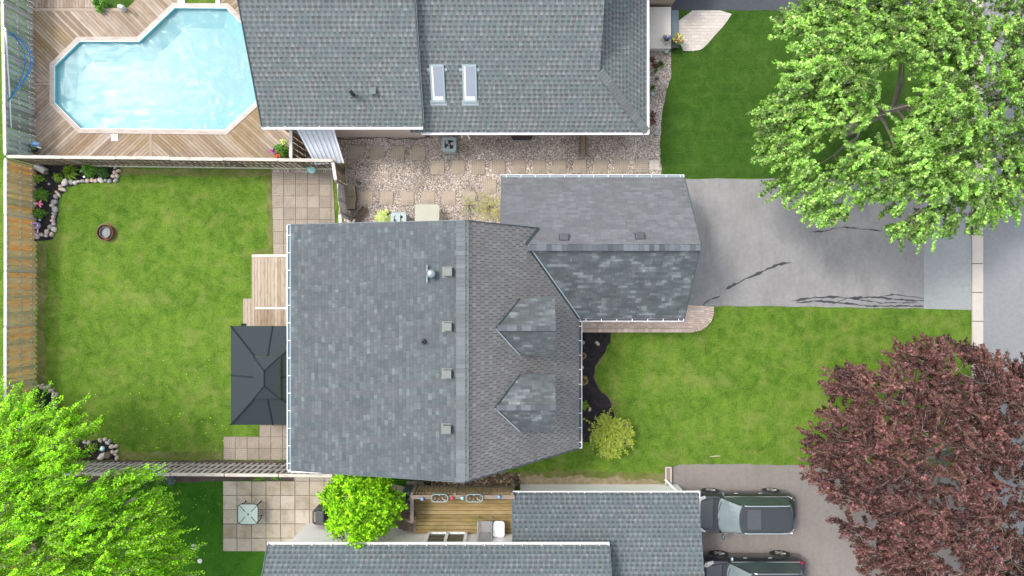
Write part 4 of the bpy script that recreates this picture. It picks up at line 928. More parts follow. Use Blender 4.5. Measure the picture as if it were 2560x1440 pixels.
# ================================================================== PLANTS
def mound(name, px, py, rpx, h, mat, label, cat='plant', n=260, size=.10, kind='oval', squash=1.0, group=None, z0=.02, flowers=None, parent=None, shape=0.5):
    c = P(px, py, z0); r = rpx * H * K
    root = parent or thing(name, (c.x, c.y, z0), label, cat, group)
    u = rnd_unit(n); u[:, 2] = np.abs(u[:, 2]); rad = RNG.uniform(shape, 1.0, (n, 1)) * (1 + .18 * np.sin(5 * np.arctan2(u[:, 1:2], u[:, 0:1]) + px))
    p = u * rad * np.array([[r, r * squash, h]]) + np.array([[c.x, c.y, z0 + .03]])
    nr = u * .6 + np.array([[0, 0, 1.0]]) + RNG.normal(scale=.35, size=(n, 3)); d = u * np.array([[1, 1, .2]]) + RNG.normal(scale=.4, size=(n, 3))
    leafmesh('foliage', kind, p, nr, d, size * RNG.uniform(.7, 1.3, n), M[mat], root)
    if parent is None:
        st = MB()
        for k in range(6):
            a = random.uniform(0, 6.28); st.tube([(c.x, c.y, z0), (c.x + .5 * r * math.cos(a), c.y + .5 * r * math.sin(a), z0 + h * .7)], [.012, .006], 5)
        st.build('stems', M['twig'], root)
    if flowers:
        for fm, k in flowers:
            u = rnd_unit(k); u[:, 2] = np.abs(u[:, 2]) + .5; u /= np.linalg.norm(u, axis=1, keepdims=True)
            p = u * np.array([[r * .9, r * .9, h * 1.12]]) + np.array([[c.x, c.y, z0 + .05]])
            p = np.repeat(p, 4, 0) + RNG.normal(scale=.03, size=(4 * k, 3)); leafmesh('blossom', 'oval', p, np.tile([[0, 0, 1.]], (4 * k, 1)) + RNG.normal(scale=.3, size=(4 * k, 3)), RNG.normal(size=(4 * k, 3)), .09, M[fm], root)
    return root
def tuft(name, px, py, rpx, h, mat, label, cat='plant', n=150, wid=1.0, arch=.5, group=None, z0=.02):
    c = P(px, py, z0); r = rpx * H * K; root = thing(name, (c.x, c.y, z0), label, cat, group)
    mb = MB()
    for i in range(n):
        a = random.uniform(0, 6.283); l = r * random.uniform(.55, 1.05); hh = h * random.uniform(.6, 1.0); w_ = .016 * wid * random.uniform(.7, 1.3)
        d = Vector((math.cos(a), math.sin(a), 0)); s_ = Vector((-d.y, d.x, 0)) * w_; b = c + d * random.uniform(0, r * .15)
        p1 = b + d * l * .5 + Vector((0, 0, hh)); p2 = b + d * l + Vector((0, 0, hh * (1 - arch)))
        mb.add([b - s_ * .6, b + s_ * .6, p1 + s_, p1 - s_, p2], [(0, 1, 2, 3), (3, 2, 4)])
    mb.build('blades', M[mat], root); return root
tuft('lily_clump', 184, 433, 21, .45, 'plant_lime', 'spiky light green lily clump in the black mulch bed', n=130, wid=1.4)
mound('peony_bush', 229, 425, 21, .55, 'plant', 'largest bushy green perennial by the top fence in the mulch bed', n=420)
mound('peony_bush', 262, 432, 16, .40, 'plant_dark', 'darker green bush beside the right hand end of the stone edging', n=300, size=.08)
mound('perennial', 148, 445, 12, .30, 'plant_lime', 'small rounded yellow green plant beside the biggest border rock', n=200, size=.07)
mound('perennial', 98, 447, 18, .30, 'plant_lime', 'loose yellow green plant just below the birch log', n=140, squash=.6)
mound('perennial', 107, 487, 21, .40, 'plant', 'broad dense green perennial above the pink ornament', n=520, size=.085, squash=.8)
mound('perennial', 102, 534, 17, .35, 'plant', 'ragged green perennial between the pink and lilac ornaments', n=190, size=.10, squash=.75)
mound('evergreen_shrub', 106, 991, 22, .55, 'plant_dark', 'dark green shrub in the small stone ringed bed on the left', 'shrub', n=520, size=.08)
tuft('grass_clump', 180, 1128, 18, .4, 'plant', 'spiky green clump in the bottom mulch bed under the lime tree', n=110)
mound('perennial', 235, 1118, 14, .3, 'plant_lime', 'light green plant in the bottom mulch bed near its stone edge', n=130)
for i, (px, py) in enumerate(((650, 1195), (693, 1192))):
    mound('border_weed', px, py, 14, .22, 'plant', ('left' if i == 0 else 'right') + ' hand leafy weed in the soil border below the grey fence', n=90, squash=.45)
mound('blue_flowers', 432, 1196, 14, .2, 'plant', 'low plant with tiny blue violet flowers below the grey fence', n=90, squash=.5, flowers=[('violetp', 14)])
tuft('fern', 60, 368, 22, .5, 'plant', 'green fern in the corner of the pool deck', n=150, wid=1.6)
# pot with fish ornament on the pool deck
pt = thing('plant_pot', P(89, 373, .05), 'round dark plant pot in the lower left corner of the pool deck', 'pot')
MB().lathe(P(89, 373, .05), [(.14, 0), (.19, .38), (.17, .38), (.14, .3)], 20).build('pot', M['dark'], pt, smooth=False); mound('x', 87, 371, 5, .1, 'plant_lime', None, n=14, parent=pt, z0=.36)
fo = MB(); c = P(90, 361, .55); fo.lathe(c, [(.01, -.1), (.12, -.05), (.15, .03), (.09, .1), (.01, .13)], 14, sx=1.3, sy=.8)
fb = fo.build('bird_ornament', M['blueglass']); tag(fb, 'blue and white glazed ornament above the plant pot on the pool deck', 'ornament')
MB().slab([c + Vector((-.28, .06, .03)), c + Vector((-.1, -.02, .03)), c + Vector((.27, -.16, .03)), c + Vector((.25, -.2, .03)), c + Vector((-.05, -.11, .03))], .03).build('wing', M['whiteplastic'], fb)
MB().tube([P(90, 364, .05), P(90, 363, .5)], .012, 6).build('stake', M['dark'], fb)
# flowering planter right of the pool deck
fp = thing('flower_planter', P(706, 380, .05), 'planter of pink and orange flowers in the corner of the pool deck', 'flower pot')
MB().lathe(P(706, 382, .05), [(.25, 0), (.33, .40), (.29, .40), (.25, .33)], 20).build('pot', M['dark'], fp)
mound('x', 705, 376, 20, .35, 'plant', None, n=330, parent=fp, z0=.4); mound('x', 712, 357, 9, .4, 'hosta', None, n=60, parent=fp, z0=.5)
for (fx_, fy_), fm in zip(((679, 377), (688, 383), (696, 391), (687, 392)), ('magenta', 'magenta', 'orangep', 'orangep')):
    c = P(fx_, fy_, .65); k = 14; leafmesh('blossom', 'oval', np.array([c] * k) + RNG.normal(scale=.04, size=(k, 3)), np.tile([[0, 0, 1.]], (k, 1)) + RNG.normal(scale=.3, size=(k, 3)), RNG.normal(size=(k, 3)), .11, M[fm], fp)
vine = thing('climbing_plant', P(250, 15, .05), 'glossy green leafy plant hanging over the deck edge by the grass patch', 'plant')
for k, (a, b, s_) in enumerate(((243, 8, 9), (262, 12, 8), (252, 26, 9))): mound('x', a, b, s_, .3, 'plant', None, n=90, size=.12, parent=vine, z0=.15)
sg_ = thing('garden_statue', P(311, 23, .02), 'small pale stone statue at the end of the deck border board', 'statue')
MB().lathe(P(312, 25, .02), [(.12, 0), (.13, .12), (.09, .3), (.11, .42), (.06, .5)], 14).build('body', M['statue'], sg_, smooth=True); MB().lathe(P(309, 20, .5), [(.02, 0), (.09, .05), (.10, .12), (.06, .19), (.01, .21)], 14).build('head', M['statue'], sg_, smooth=True)
# teal bucket, ornaments
tb = thing('lidded_bucket', P(780, 424, .0), 'round teal lidded bucket against the fence above the slab patio', 'bucket')
MB().lathe(P(780, 424, 0), [(.13, 0), (.155, .3), (.155, .32)], 24).build('bucket', M['teal'], tb); lid = MB().lathe(P(780, 424, .32), [(.175, 0), (.175, .03), (.15, .045)], 24).build('lid', M['teal'], tb)
MB().tube([P(779, 421, .37), P(781, 425, .39), P(784, 423, .37)], .008, 6).build('handle', M['acgrey'], lid)
pk = thing('pink_ornament', P(96, 509, .02), 'bright pink plastic flower shaped garden toy near the left fence', 'garden ornament')
c = P(97, 509, .28)
for a in (R(55), R(-62), R(-10)):
    MB().lathe(c + Vector((math.cos(a) * .10, math.sin(a) * .10, 0)), [(.01, -.02), (.055, 0), (.01, .02)], 12, sx=2.0, sy=1.0, rz=a).build('petal', M['pink'], pk, smooth=True)
MB().lathe(c - Vector((.09, 0, 0)), [(.01, -.05), (.07, 0), (.01, .05)], 12).build('head', M['pink'], pk, smooth=True)
MB().tube([c - Vector((.1, 0, 0)), c - Vector((.24, -.02, 0))], .03, 8).build('beak', M['whitep'], pk); MB().tube([c, (c.x, c.y, .02)], .01, 6).build('stake', M['steel'], pk)
wc = thing('watering_can', P(94, 566, .02), 'pale lilac toy watering can lying in the black mulch', 'watering can')
c = P(94, 564, .02); MB().lathe(c, [(.15, 0), (.16, .22), (.13, .22), (.12, .05)], 20).build('body', M['lilac'], wc)
MB().tube([c + Vector((.08, -.12, .1)), c + Vector((.14, -.26, .2)), c + Vector((.17, -.36, .24))], [.03, .025, .045], 8).build('spout', M['lilac'], wc)
MB().tube([c + Vector((-.16, -.07, .22)), c + Vector((-.05, .03, .34)), c + Vector((.1, .12, .22))], .02, 8).build('handle', M['lilac'], wc)
lg = thing('birch_log', P(102, 422, .02), 'short grey birch log lying in the corner of the mulch bed', 'log')
MB().tube([P(90, 415, .17), P(115, 429, .17)], .16, 16).build('log', M['log'], lg)
MB().tube([P(115, 429, .17), P(116.5, 436, .15)], .13, 12).build('log_end', M['brownwood'], lg)
fpv = thing('fire_pit', P(269, 582, .01), 'rusty round iron fire pit full of ash on the lawn', 'fire pit')
MB().lathe(P(269, 582, 0), [(.36, 0), (.375, .24), (.35, .25), (.34, .03)], 32).build('outer_ring', M['rust'], fpv)
MB().lathe(P(269.5, 582, 0), [(.26, .06), (.262, .24), (.245, .25), (.24, .08)], 32).build('inner_ring', M['steel'], fpv); MB().lathe(P(269.5, 582, 0), [(.24, .0), (.23, .13), (.02, .17)], 24).build('ash', M['ash'], fpv)
# rocks --------------------------------------------------------------
def rock(px, py, rx, ry, k, h=.14, label='', group=None, rot=None, cat='rock'):
    c = P(px, py, .01); rd = random.Random(int(px * 7 + py * 13)); a0 = rd.uniform(0, 3) if rot is None else rot; n = 9
    out = [rd.uniform(.82, 1.12) for _ in range(n)]; mb = MB(); vs = []
    for lv, (f, z) in enumerate(((.92, 0), (1.0, .35), (.85, .8), (.45, 1.0))):
        for i in range(n):
            a = 2 * math.pi * i / n; x, y = rx * H * K * f * out[i] * math.cos(a), ry * H * K * f * out[i] * math.sin(a)
            vs.append((c.x + x * math.cos(a0) - y * math.sin(a0), c.y + x * math.sin(a0) + y * math.cos(a0), .005 + h * z * rd.uniform(.93, 1.05)))
    fs = [(l * n + i, l * n + (i + 1) % n, (l + 1) * n + (i + 1) % n, (l + 1) * n + i) for l in range(3) for i in range(n)] + [tuple(3 * n + i for i in range(n)), tuple(range(n - 1, -1, -1))]
    o = mb.add(vs, fs).build('border_rock', ROCKM[k], None, loc=(c.x, c.y, 0), bevel=.008); tag(o, label, cat, group)
RA = [(291, 419, 7, 3, 0), (298, 427, 6, 5, 1), (289, 432, 6, 6, 1), (285, 441, 6, 6, 1), (294, 440, 5, 6, 2), (291, 452, 7, 5, 0), (276, 453, 7, 5, 0), (266, 451, 5, 4, 0), (254, 451, 9, 7, 3), (241, 452, 6, 5, 1), (232, 451, 6, 6, 4), (221, 452, 7, 6, 1), (208, 453, 8, 5, 0), (198, 454, 4, 5, 3), (190, 457, 6, 6, 3), (180, 455, 7, 7, 0), (164, 457, 11, 8, 3), (153, 466, 6, 4, 1), (158, 474, 12, 5, 2), (143, 480, 4, 4, 4), (149, 487, 4, 8, 2), (141, 491, 7, 6, 0), (138, 505, 9, 7, 0), (132, 514, 6, 7, 2), (139, 524, 8, 9, 0), (137, 535, 7, 4, 0), (135, 543, 7, 5, 1), (133, 552, 6, 5, 1), (136, 560, 5, 5, 3), (127, 568, 7, 7, 0), (137, 573, 7, 8, 3), (119, 580, 8, 6, 1), (131, 586, 7, 5, 1), (105, 587, 7, 5, 2), (93, 588, 6, 5, 2), (117, 590, 5, 4, 3), (96, 594, 5, 4, 3)]
cnt = 0
for i, (a, b, c_, d_, k) in enumerate(RA):
    rock(a, b, c_, d_, k, label='%s border rock, %s along the curved edging counted from the top fence' % (ROCKN[k], ordn(i)), group='rocks edging the curved mulch bed')
RB = [(98, 965, 5, 4, 2), (108, 962, 6, 3, 1), (105, 969, 6, 5, 1), (113, 970, 7, 6, 2), (122, 966, 8, 5, 0), (127, 977, 7, 6, 1), (134, 975, 4, 6, 0), (136, 982, 4, 5, 2), (135, 989, 5, 5, 3), (143, 987, 3, 7, 2), (135, 999, 5, 4, 1), (136, 1009, 5, 6, 3), (134, 1020, 7, 5, 0), (141, 1018, 3, 6, 2)]
for i, (a, b, c_, d_, k) in enumerate(RB):
    rock(a, b, c_, d_, k, label='%s stone, %s counted from the fence around the small shrub bed' % (ROCKN[k], ordn(i)), group='stones edging the shrub bed')
RC = [(180, 1102, 6, 5, 0), (192, 1102, 9, 5, 1), (212, 1104, 8, 4, 3), (224, 1106, 6, 5, 2), (252, 1100, 7, 4, 2), (264, 1098, 6, 5, 2), (276, 1102, 6, 4, 0), (271, 1107, 7, 4, 3), (280, 1116, 6, 6, 1), (291, 1115, 5, 8, 1), (283, 1130, 6, 5, 2), (293, 1128, 5, 4, 3), (291, 1136, 5, 4, 1), (294, 1144, 7, 5, 1)]
for i, (a, b, c_, d_, k) in enumerate(RC):
    rock(a, b, c_, d_, k, label='%s stone, %s from the left around the bottom mulch bed' % (ROCKN[k], ordn(i)), group='stones edging the bottom mulch bed')
rock(258, 1140, 13, 8, 3, .25, label='big pale boulder beside the brown stump in the bottom mulch bed')
tag(MB().lathe(P(273, 1136, .02), [(.16, 0), (.15, .2), (.02, .21)], 12).build('stump', M['brownwood']), 'small round brown stump beside the pale boulder', 'stump')
tag(MB().lathe(P(258, 1121, .02), [(.08, 0), (.12, .06), (.10, .12), (.02, .14)], 10).build('ornament', M['tealglass']), 'pale blue ornament above the boulder in the bottom bed', 'ornament')
for i, (px, py) in enumerate(((211, 442), (204, 428), (123, 460), (100, 550))):
    tag(MB().tube([P(px, py, .01), P(px, py, .25)], .01, 6).lathe(P(px, py, .25), [(.05, 0), (.055, .03), (.02, .05)], 12).build('solar_light', [M['whiteplastic'], M['acgrey'], M['acgrey'], M['acgrey']][i]),
        ['white topped solar light beside the lily clump', 'small grey solar light between the lily and the largest bush', 'grey solar light between log and round plant', 'grey solar light above the lilac watering can'][i], 'garden light', 'solar lights in the mulch bed')
# front bed
fbk = [(1493, 858, 7, 5, 1, 'pinkish pale rock alone in the upper front mulch bed'), (1458, 856, 5, 5, 0, 'flat grey rock half under the front gutter near the walk'), (1474, 1023, 6, 4, 1, 'small pinkish rock above the twiggy yellow shrub'), (1455, 917, 3, 6, 2, 'tan rock at the gutter between the two dry tufts')]
for a, b, c_, d_, k, l in fbk: rock(a, b, c_, d_, k, .12, label=l)
tuft('dry_grass', 1456, 889, 11, .25, 'drygrass', 'upper dry tan grass tuft at the front gutter', n=190, wid=.8, arch=.9)
tuft('dry_grass', 1458, 951, 13, .25, 'drygrass', 'lower dry tan grass tuft at the front gutter', n=220, wid=.8, arch=.9)
mound('perennial', 1460, 1013, 12, .3, 'plant_lime', 'round green plant at the front gutter beside the twiggy shrub', n=230, size=.07)

# twiggy shrubs
def twiggy(name, px, py, rpx, h, label, leafm, n=42, leaves=900, squash=1.0, size=.055, seed=1, stemr=.012, updir=.55):
    rd = random.Random(seed); c = P(px, py, .02); r = rpx * H * K * 1.12; root = thing(name, (c.x, c.y, .02), label, 'shrub')
    mb = MB(); tips = []
    for i in range(n):
        a = rd.uniform(0, 6.283); l = math.sqrt(rd.uniform(.02, 1)); e = Vector((math.cos(a) * r * l, math.sin(a) * r * l * squash, h * (1 - .45 * l * l) * rd.uniform(.75, 1.0)))
        b = c + Vector((rd.uniform(-.08, .08), rd.uniform(-.08, .08), 0)); m1 = b + Vector((e.x * .3, e.y * .3, e.z * .5)); t = c + e
        mb.tube([b, m1, t], [stemr, stemr * .7, stemr * .35], 5, cap=False); tips.append((m1, t))
        for k in range(5):
            s = m1.lerp(t, rd.uniform(.15, .95)); q = s + Vector((rd.gauss(0, .16), rd.gauss(0, .16) * squash, rd.uniform(.0, .2))) * (r / 1.0); mb.tube([s, q], [stemr * .5, stemr * .25], 4, cap=False); tips.append((s, q))
    mb.build('branches', M['twig'], root)
    p = []; 
    for i in range(leaves):
        s, t = rd.choice(tips); q = s.lerp(t, rd.uniform(.3, 1.05)); p.append(q + Vector((rd.gauss(0, .03), rd.gauss(0, .03), rd.gauss(0, .02))))
    p = np.array([tuple(v) for v in p]); k = len(p)
    leafmesh('foliage', 'oval', p, np.tile([[0, 0, 1.]], (k, 1)) + RNG.normal(scale=.5, size=(k, 3)), RNG.normal(size=(k, 3)), size * RNG.uniform(.7, 1.4, k), M[leafm], root)
    return root
twiggy('twiggy_shrub', 1523, 1080, 53, 1.25, 'round yellow green twiggy shrub at the foot of the front mulch bed', 'leafE', n=130, leaves=7500, size=.085, seed=3)
twiggy('forsythia', 1225, 522, 44, 1.5, 'sprawling half bare yellow brown shrub against the garage wing wall', 'leafE', n=60, leaves=700, squash=.9, seed=4, stemr=.011)
twiggy('forsythia', 1172, 512, 26, .8, 'thin sparse green sprig left of the half bare shrub', 'plant_lime', n=12, leaves=150, seed=5)
# hosta
c = P(962, 545, .02); ht_ = thing('hosta', (c.x, c.y, .02), 'variegated cream and lime hosta beside the gravel yard condenser', 'plant')
mb = MB(); k = 110; a = RNG.uniform(0, 6.283, k); rr = RNG.uniform(.05, .40, k); p = np.stack([c.x + rr * np.cos(a), c.y + rr * np.sin(a), .10 + .38 * (1 - rr / .45)], 1)
leafmesh('leaves', 'oval', p, np.stack([np.cos(a) * .4, np.sin(a) * .4, np.ones(k)], 1), np.stack([np.cos(a), np.sin(a), np.zeros(k) - .2], 1), .20 * RNG.uniform(.8, 1.2, k), M['hosta'], ht_)
# burgundy plants in the stone strip
for i, (px, py, l) in enumerate(((1630, 150, 'burgundy leaved plant nearest the porch in the stone strip'), (1638, 165, 'burgundy and green clump below the porch in the stone strip'), (1632, 288, 'dark burgundy plant near the roof corner in the stone strip'), (1631, 305, 'trailing burgundy plant lowest in the stone strip'))):
    mound('heuchera', px, py, 9, .25, 'burgundy', l, n=90, size=.07)
tuft('daylily', 1650, 163, 10, .3, 'plant', 'thin green daylily beside the burgundy clump in the stone strip', n=40); tuft('daylily', 1637, 180, 8, .3, 'plant', 'sparse green daylily below the burgundy clump', n=22); tuft('daylily', 1629, 222, 9, .3, 'plant', 'thin green daylily halfway down the stone strip', n=26)
for i, (px, py) in enumerate(((1666, 129), (1642, 197), (1631, 235), (1640, 332))):
    g = thing('path_light', P(px, py, .01), ['round grey path light right below the porch corner', 'dark tilted path light beside the bend of the sod lawn', 'round grey path light halfway down the stone strip', 'round grey path light near the lower roof corner'][i], 'path light', 'path lights in the stone strip')
    MB().tube([P(px - 5, py + 5, .02), P(px - 1, py + 1, .12), P(px, py, .22)], .018, 6).build('stem', M['dark'], g)
    MB().lathe(P(px, py, .2), [(.03, 0), (.10, .01), (.09, .04), (.03, .07)], 16, sy=.7 if i == 1 else 1).build('lamp_shade', M['dark'] if i == 1 else M['acgrey'], g, smooth=True)
# porch planters
g = thing('plant_stand', P(1662, 100, .35), 'curled wrought iron plant stand with a small pot on the porch slab', 'plant stand')
mb = MB()
for a, b in (((1652, 99), (1664, 113)), ((1652, 99), (1662, 88)), ((1664, 113), (1676, 104)), ((1656, 97), (1666, 110))): mb.tube([P(*a, .62), P(*b, .62)], .012, 6)
for a in ((1652, 99), (1664, 114), (1662, 88), (1676, 104)): mb.tube([P(*a, .36), P(*a, .62)], .012, 6)
mb.build('iron_frame', M['dark'], g); MB().lathe(P(1666, 99, .6), [(.10, 0), (.14, .16), (.12, .16)], 16).build('pot', M['dark'], g); mound('x', 1667, 96, 10, .2, 'plant_dark', None, n=120, size=.07, parent=g, z0=.72, flowers=[('violetp', 7), ('whitep', 3)])
g = thing('flower_planter', P(1690, 108, .17), 'square black planter of red, cream and yellow flowers on the step', 'flower pot')
MB().prism(rrect(*XY(1680, 119, .5), *XY(1697, 98, .5), .03), .18, .5).build('planter_box', M['black'], g)
mound('x', 1694, 100, 15, .3, 'plant_lime', None, n=240, size=.08, parent=g, z0=.5, flowers=[('redp', 6), ('whitep', 5), ('yellowp', 6)])

# ================================================================== SIDE YARD OBJECTS
def ac(px, py, s, label, mat='acgrey', zt_=.78, top_only=False, rz=0):
    c = P(px, py, zt_); g = thing('air_conditioner', (c.x, c.y, .02), label, 'air conditioner'); r = s * (H - zt_) * K / 2
    MB().prism(rrect(c.x - r, c.y - r, c.x + r, c.y + r, .08), .05, zt_ - .06).build('cabinet', M[mat], g)
    ring_ = MB(); o = rrect(c.x - r - .015, c.y - r - .015, c.x + r + .015, c.y + r + .015, .10, 8); n = len(o); ri = r * .80
    i_ = [(c.x + ri * math.cos(math.atan2(y - c.y, x - c.x)), c.y + ri * math.sin(math.atan2(y - c.y, x - c.x))) for x, y in o]
    ring_.add([(x, y, zt_) for x, y in o] + [(x, y, zt_) for x, y in i_] + [(x, y, zt_ - .07) for x, y in o] + [(x, y, zt_ - .12) for x, y in i_],
              [(i, (i + 1) % n, (i + 1) % n + n, i + n) for i in range(n)] + [(i + 2 * n, (i + 1) % n + 2 * n, (i + 1) % n, i) for i in range(n)] + [(i + n, (i + 1) % n + n, (i + 1) % n + 3 * n, i + 3 * n) for i in range(n)])
    ring_.build('top_cover', M[mat], g)
    MB().lathe((c.x, c.y, zt_ - .058), [(ri, -.01), (ri, .0)], 28).build('fan_well', M['black'], g)
    f = MB()
    for k in range(3):
        a = k * 2.094 + .2; d = Vector((math.cos(a), math.sin(a), 0)); t = Vector((-d.y, d.x, 0)); q = Vector((c.x, c.y, zt_ - .03))
        f.slab([q + d * .08 - t * .03, q + d * ri * .85 - t * .09 + Vector((0, 0, .01)), q + d * ri * .9 + t * .09 - Vector((0, 0, .01)), q + d * .08 + t * .06], .006)
    fn = f.build('fan', M['rock'], g); MB().lathe((c.x, c.y, zt_ - .03), [(.05, 0), (.045, .03)], 14).build('hub', M['steel'], fn)
    return g
ac(1122.5, 361, 34, 'grey blue air conditioner with its fan showing under the upper roof')
a2 = ac(996, 551, 37, 'grey blue air conditioner partly under the central roof beside the hosta', zt_=.8)
MB().box(P(996, 548, .83), (.16, .42, .04)).build('motor_bracket', M['acgrey'], a2)
ac(1026, 1240, 36, 'dark grey air conditioner between the lime globe tree and the deck stairs', 'acdark', zt_=.8)
g = tag(MB().prism(PL([(1016, 1203), (1060, 1203), (1060, 1222), (1016, 1222)], .05), 0, .06).build('condenser_pad', M['stone']), 'mossy concrete pad behind the dark grey air conditioner', 'slab')
# stepping stones
def stones(pts, fmt, group, w_=33.5, h_=34):
    base = None
    for i, (px, py) in enumerate(pts):
        c = P(px, py, .045)
        if base is None:
            mb = MB(); hx, hy = w_ * H * K / 2, h_ * H * K / 2
            mb.prism(rrect(c.x - hx, c.y - hy, c.x + hx, c.y + hy, .015, 2), 0, .045); o = mb.build('stepping_stone', M['stone'], None, loc=(c.x, c.y, 0), bevel=.006); base = o
        else: o = base.copy(); COL.objects.link(o); o.location = (c.x, c.y, random.uniform(-.004, .004)); o.rotation_euler.z = random.uniform(-.02, .02)
        tag(o, fmt % ordn(i), 'stepping stone', group)
stones([(892, 381), (943, 381), (994, 382), (1046, 383)], '%s stepping slab from the left in the short upper row of the gravel yard', 'stepping slabs in the gravel yard')
stones([(1094, 419), (1145, 418), (1196, 418), (1246, 417), (1297, 417), (1348, 417), (1398, 417), (1449, 416), (1502, 416), (1553, 415), (1604, 414)], '%s stepping slab from the left in the long middle row of the gravel yard', 'stepping slabs in the gravel yard')
stones([(915, 495), (966, 495), (1018, 496), (1070, 495), (1122, 495), (1172, 495)], '%s stepping slab from the left in the lower row of the gravel yard', 'stepping slabs in the gravel yard')
stones([(1224, 467)], '%s slab of the garage wing corner, half hidden behind the bare shrub', 'stepping slabs in the gravel yard')
tag(tiles(MB(), PL([(1624, 401), (1648, 401), (1648, 424), (1624, 424)], .04), .15, .15, .008, 0, .04, org=XY(1624, 424, .04)).build('paver_patch', M['paver_pale']), 'small patch of square pale pavers ending the middle row of slabs', 'paver patch')
# bench-like storage box behind gate, downspout chute, square top, splash trough, window well, cable
g = thing('storage_bench', P(875, 490, 0), 'brown bow fronted storage bench standing behind the arched gate', 'bench')
x0, x1 = XY(863, 0, .55)[0], XY(888, 0, .55)[0]; y0, y1 = XY(0, 522, .55)[1], XY(0, 462, .55)[1]
MB().prism([(x0, y0), (x1 - .08, y0), (x1, (y0 + y1) / 2), (x1 - .08, y1), (x0, y1)], .0, .5).build('box', M['brownwood'], g)
for a, b in ((y0, (y0 + y1) / 2 - .01), ((y0 + y1) / 2 + .01, y1)):
    MB().prism([(x0 - .02, a), (x1 - .03, a) if a == y0 else (x1 + .03, a), (x1 + .03, b) if a == y0 else (x1 - .03, b), (x0 - .02, b)], .5, .54).build('lid', woodmat('bench_lid', [(0, (.17, .14, .10)), (1, (.20, .165, .12))], R(90)), g)
g = thing('downspout_chute', P(903, 540, 0), 'long brown wooden chute lying diagonally under a white downspout', 'chute')
MB().beam(P(914, 519, .08), P(884, 560, .12), .26, .05).build('trough', M['brownwood'], g)
for s_ in (-1, 1):
    v = Vector((.82, -.58, 0)).normalized() * .13 * s_; MB().beam(P(914, 519, .14) + Vector((v.x, v.y * -1 if 0 else v.y, 0)), P(884, 560, .18) + v, .03, .12).build('side_rail', M['brownwood'], g)
tag(MB().tube([P(886, 549, .35), P(880, 561, .75)], .05, 4).build('downspout_end', M['white']), 'white downspout end pointing into the brown chute', 'downspout')
tag(MB().prism(rrect(*XY(1037, 585, .7), *XY(1098, 511, .7), .13), .66, .70).lathe(P(1067.5, 541, .0), [(.05, 0), (.05, .66)], 10).build('table_top', M['beige']), 'pale square rounded table top beside the central house wall', 'table')
g = thing('window_well', P(1305, 345, .0), 'half round steel window well under the upper house gutter', 'window well')
w2 = MB(); o = [XY(1277, 332, 0), XY(1278, 346, 0), XY(1283, 352, 0), XY(1327, 352, 0), XY(1332, 346, 0), XY(1333, 332, 0)]
for i in range(5): w2.beam((*o[i], .04), (*o[i + 1], .04), .03, .12)
w2.build('rim', M['steel'], g); MB().prism(o[::-1], .005, .02).build('well_floor', M['brownsoil'], g)
g = thing('splash_trough', P(1457, 365, 0), 'narrow brown splash trough running out from the upper house gutter', 'trough')
for a in (1450, 1464): MB().beam(P(a, 338, .05), P(a, 386, .05), .03, .08).build('side', M['brownwood'], g)
MB().beam(P(1457, 338, .02), P(1457, 386, .02), .24, .02).build('base', woodmat('trough_wood', [(0, (.26, .20, .155)), (1, (.26, .20, .155))], R(90)), g)
q = [P(x_, 346 + 2.2 * math.sin(x_ * .045) + 1.5 * math.sin(x_ * .11), .03) for x_ in range(842, 1085, 6)]
tag(MB().tube(q, .018, 6).build('cable', M['black']), 'thin black cable snaking along the upper house wall on the gravel', 'cable')
tag(MB().box(P(896, 457, .1), (.22, .12, .12), rz=-.2).build('hinge_block', M['black']), 'small black block beside the brown storage bench', 'block')
# corrugated sheets
g = thing('corrugated_sheets', P(800, 360, 0), 'pale corrugated sheets sloping down from the upper house behind the fence', 'corrugated sheet')
c00, c10, c11, c01 = P(741, 324, 2.5), P(832, 323, 2.5), P(858, 407, 1.5), P(788, 412, 1.5)
mb = MB(); nu, nv = 60, 2; vs = []
for j in range(nv + 1):
    for i in range(nu + 1):
        u, v = i / nu, j / nv; p = c00.lerp(c10, u).lerp(c01.lerp(c11, u), v); ph = (u * 7) % 1; p.z += .07 * (math.exp(-((ph - .5) / .16) ** 2)) - .02 * (v > .45); vs.append(p)
mb.add(vs, [(j * (nu + 1) + i, (j + 1) * (nu + 1) + i, (j + 1) * (nu + 1) + i + 1, j * (nu + 1) + i + 1) for j in range(nv) for i in range(nu)])
sh_ = mb.build('sheet', M['aframe'], g); so = sh_.modifiers.new('thick', 'SOLIDIFY'); so.thickness = .01
MB().beam(c10 + Vector((.02, 0, .02)), c11 + Vector((.02, 0, .02)), .05, .05).build('edge_strip', M['white'], g)
fr_ = MB(); fr_.beam(P(858, 407, 1.45), (c11.x, c11.y, 0), .07, .07, up=Vector((0, 1, 0))); fr_.build('post', M['low_rail'], g)

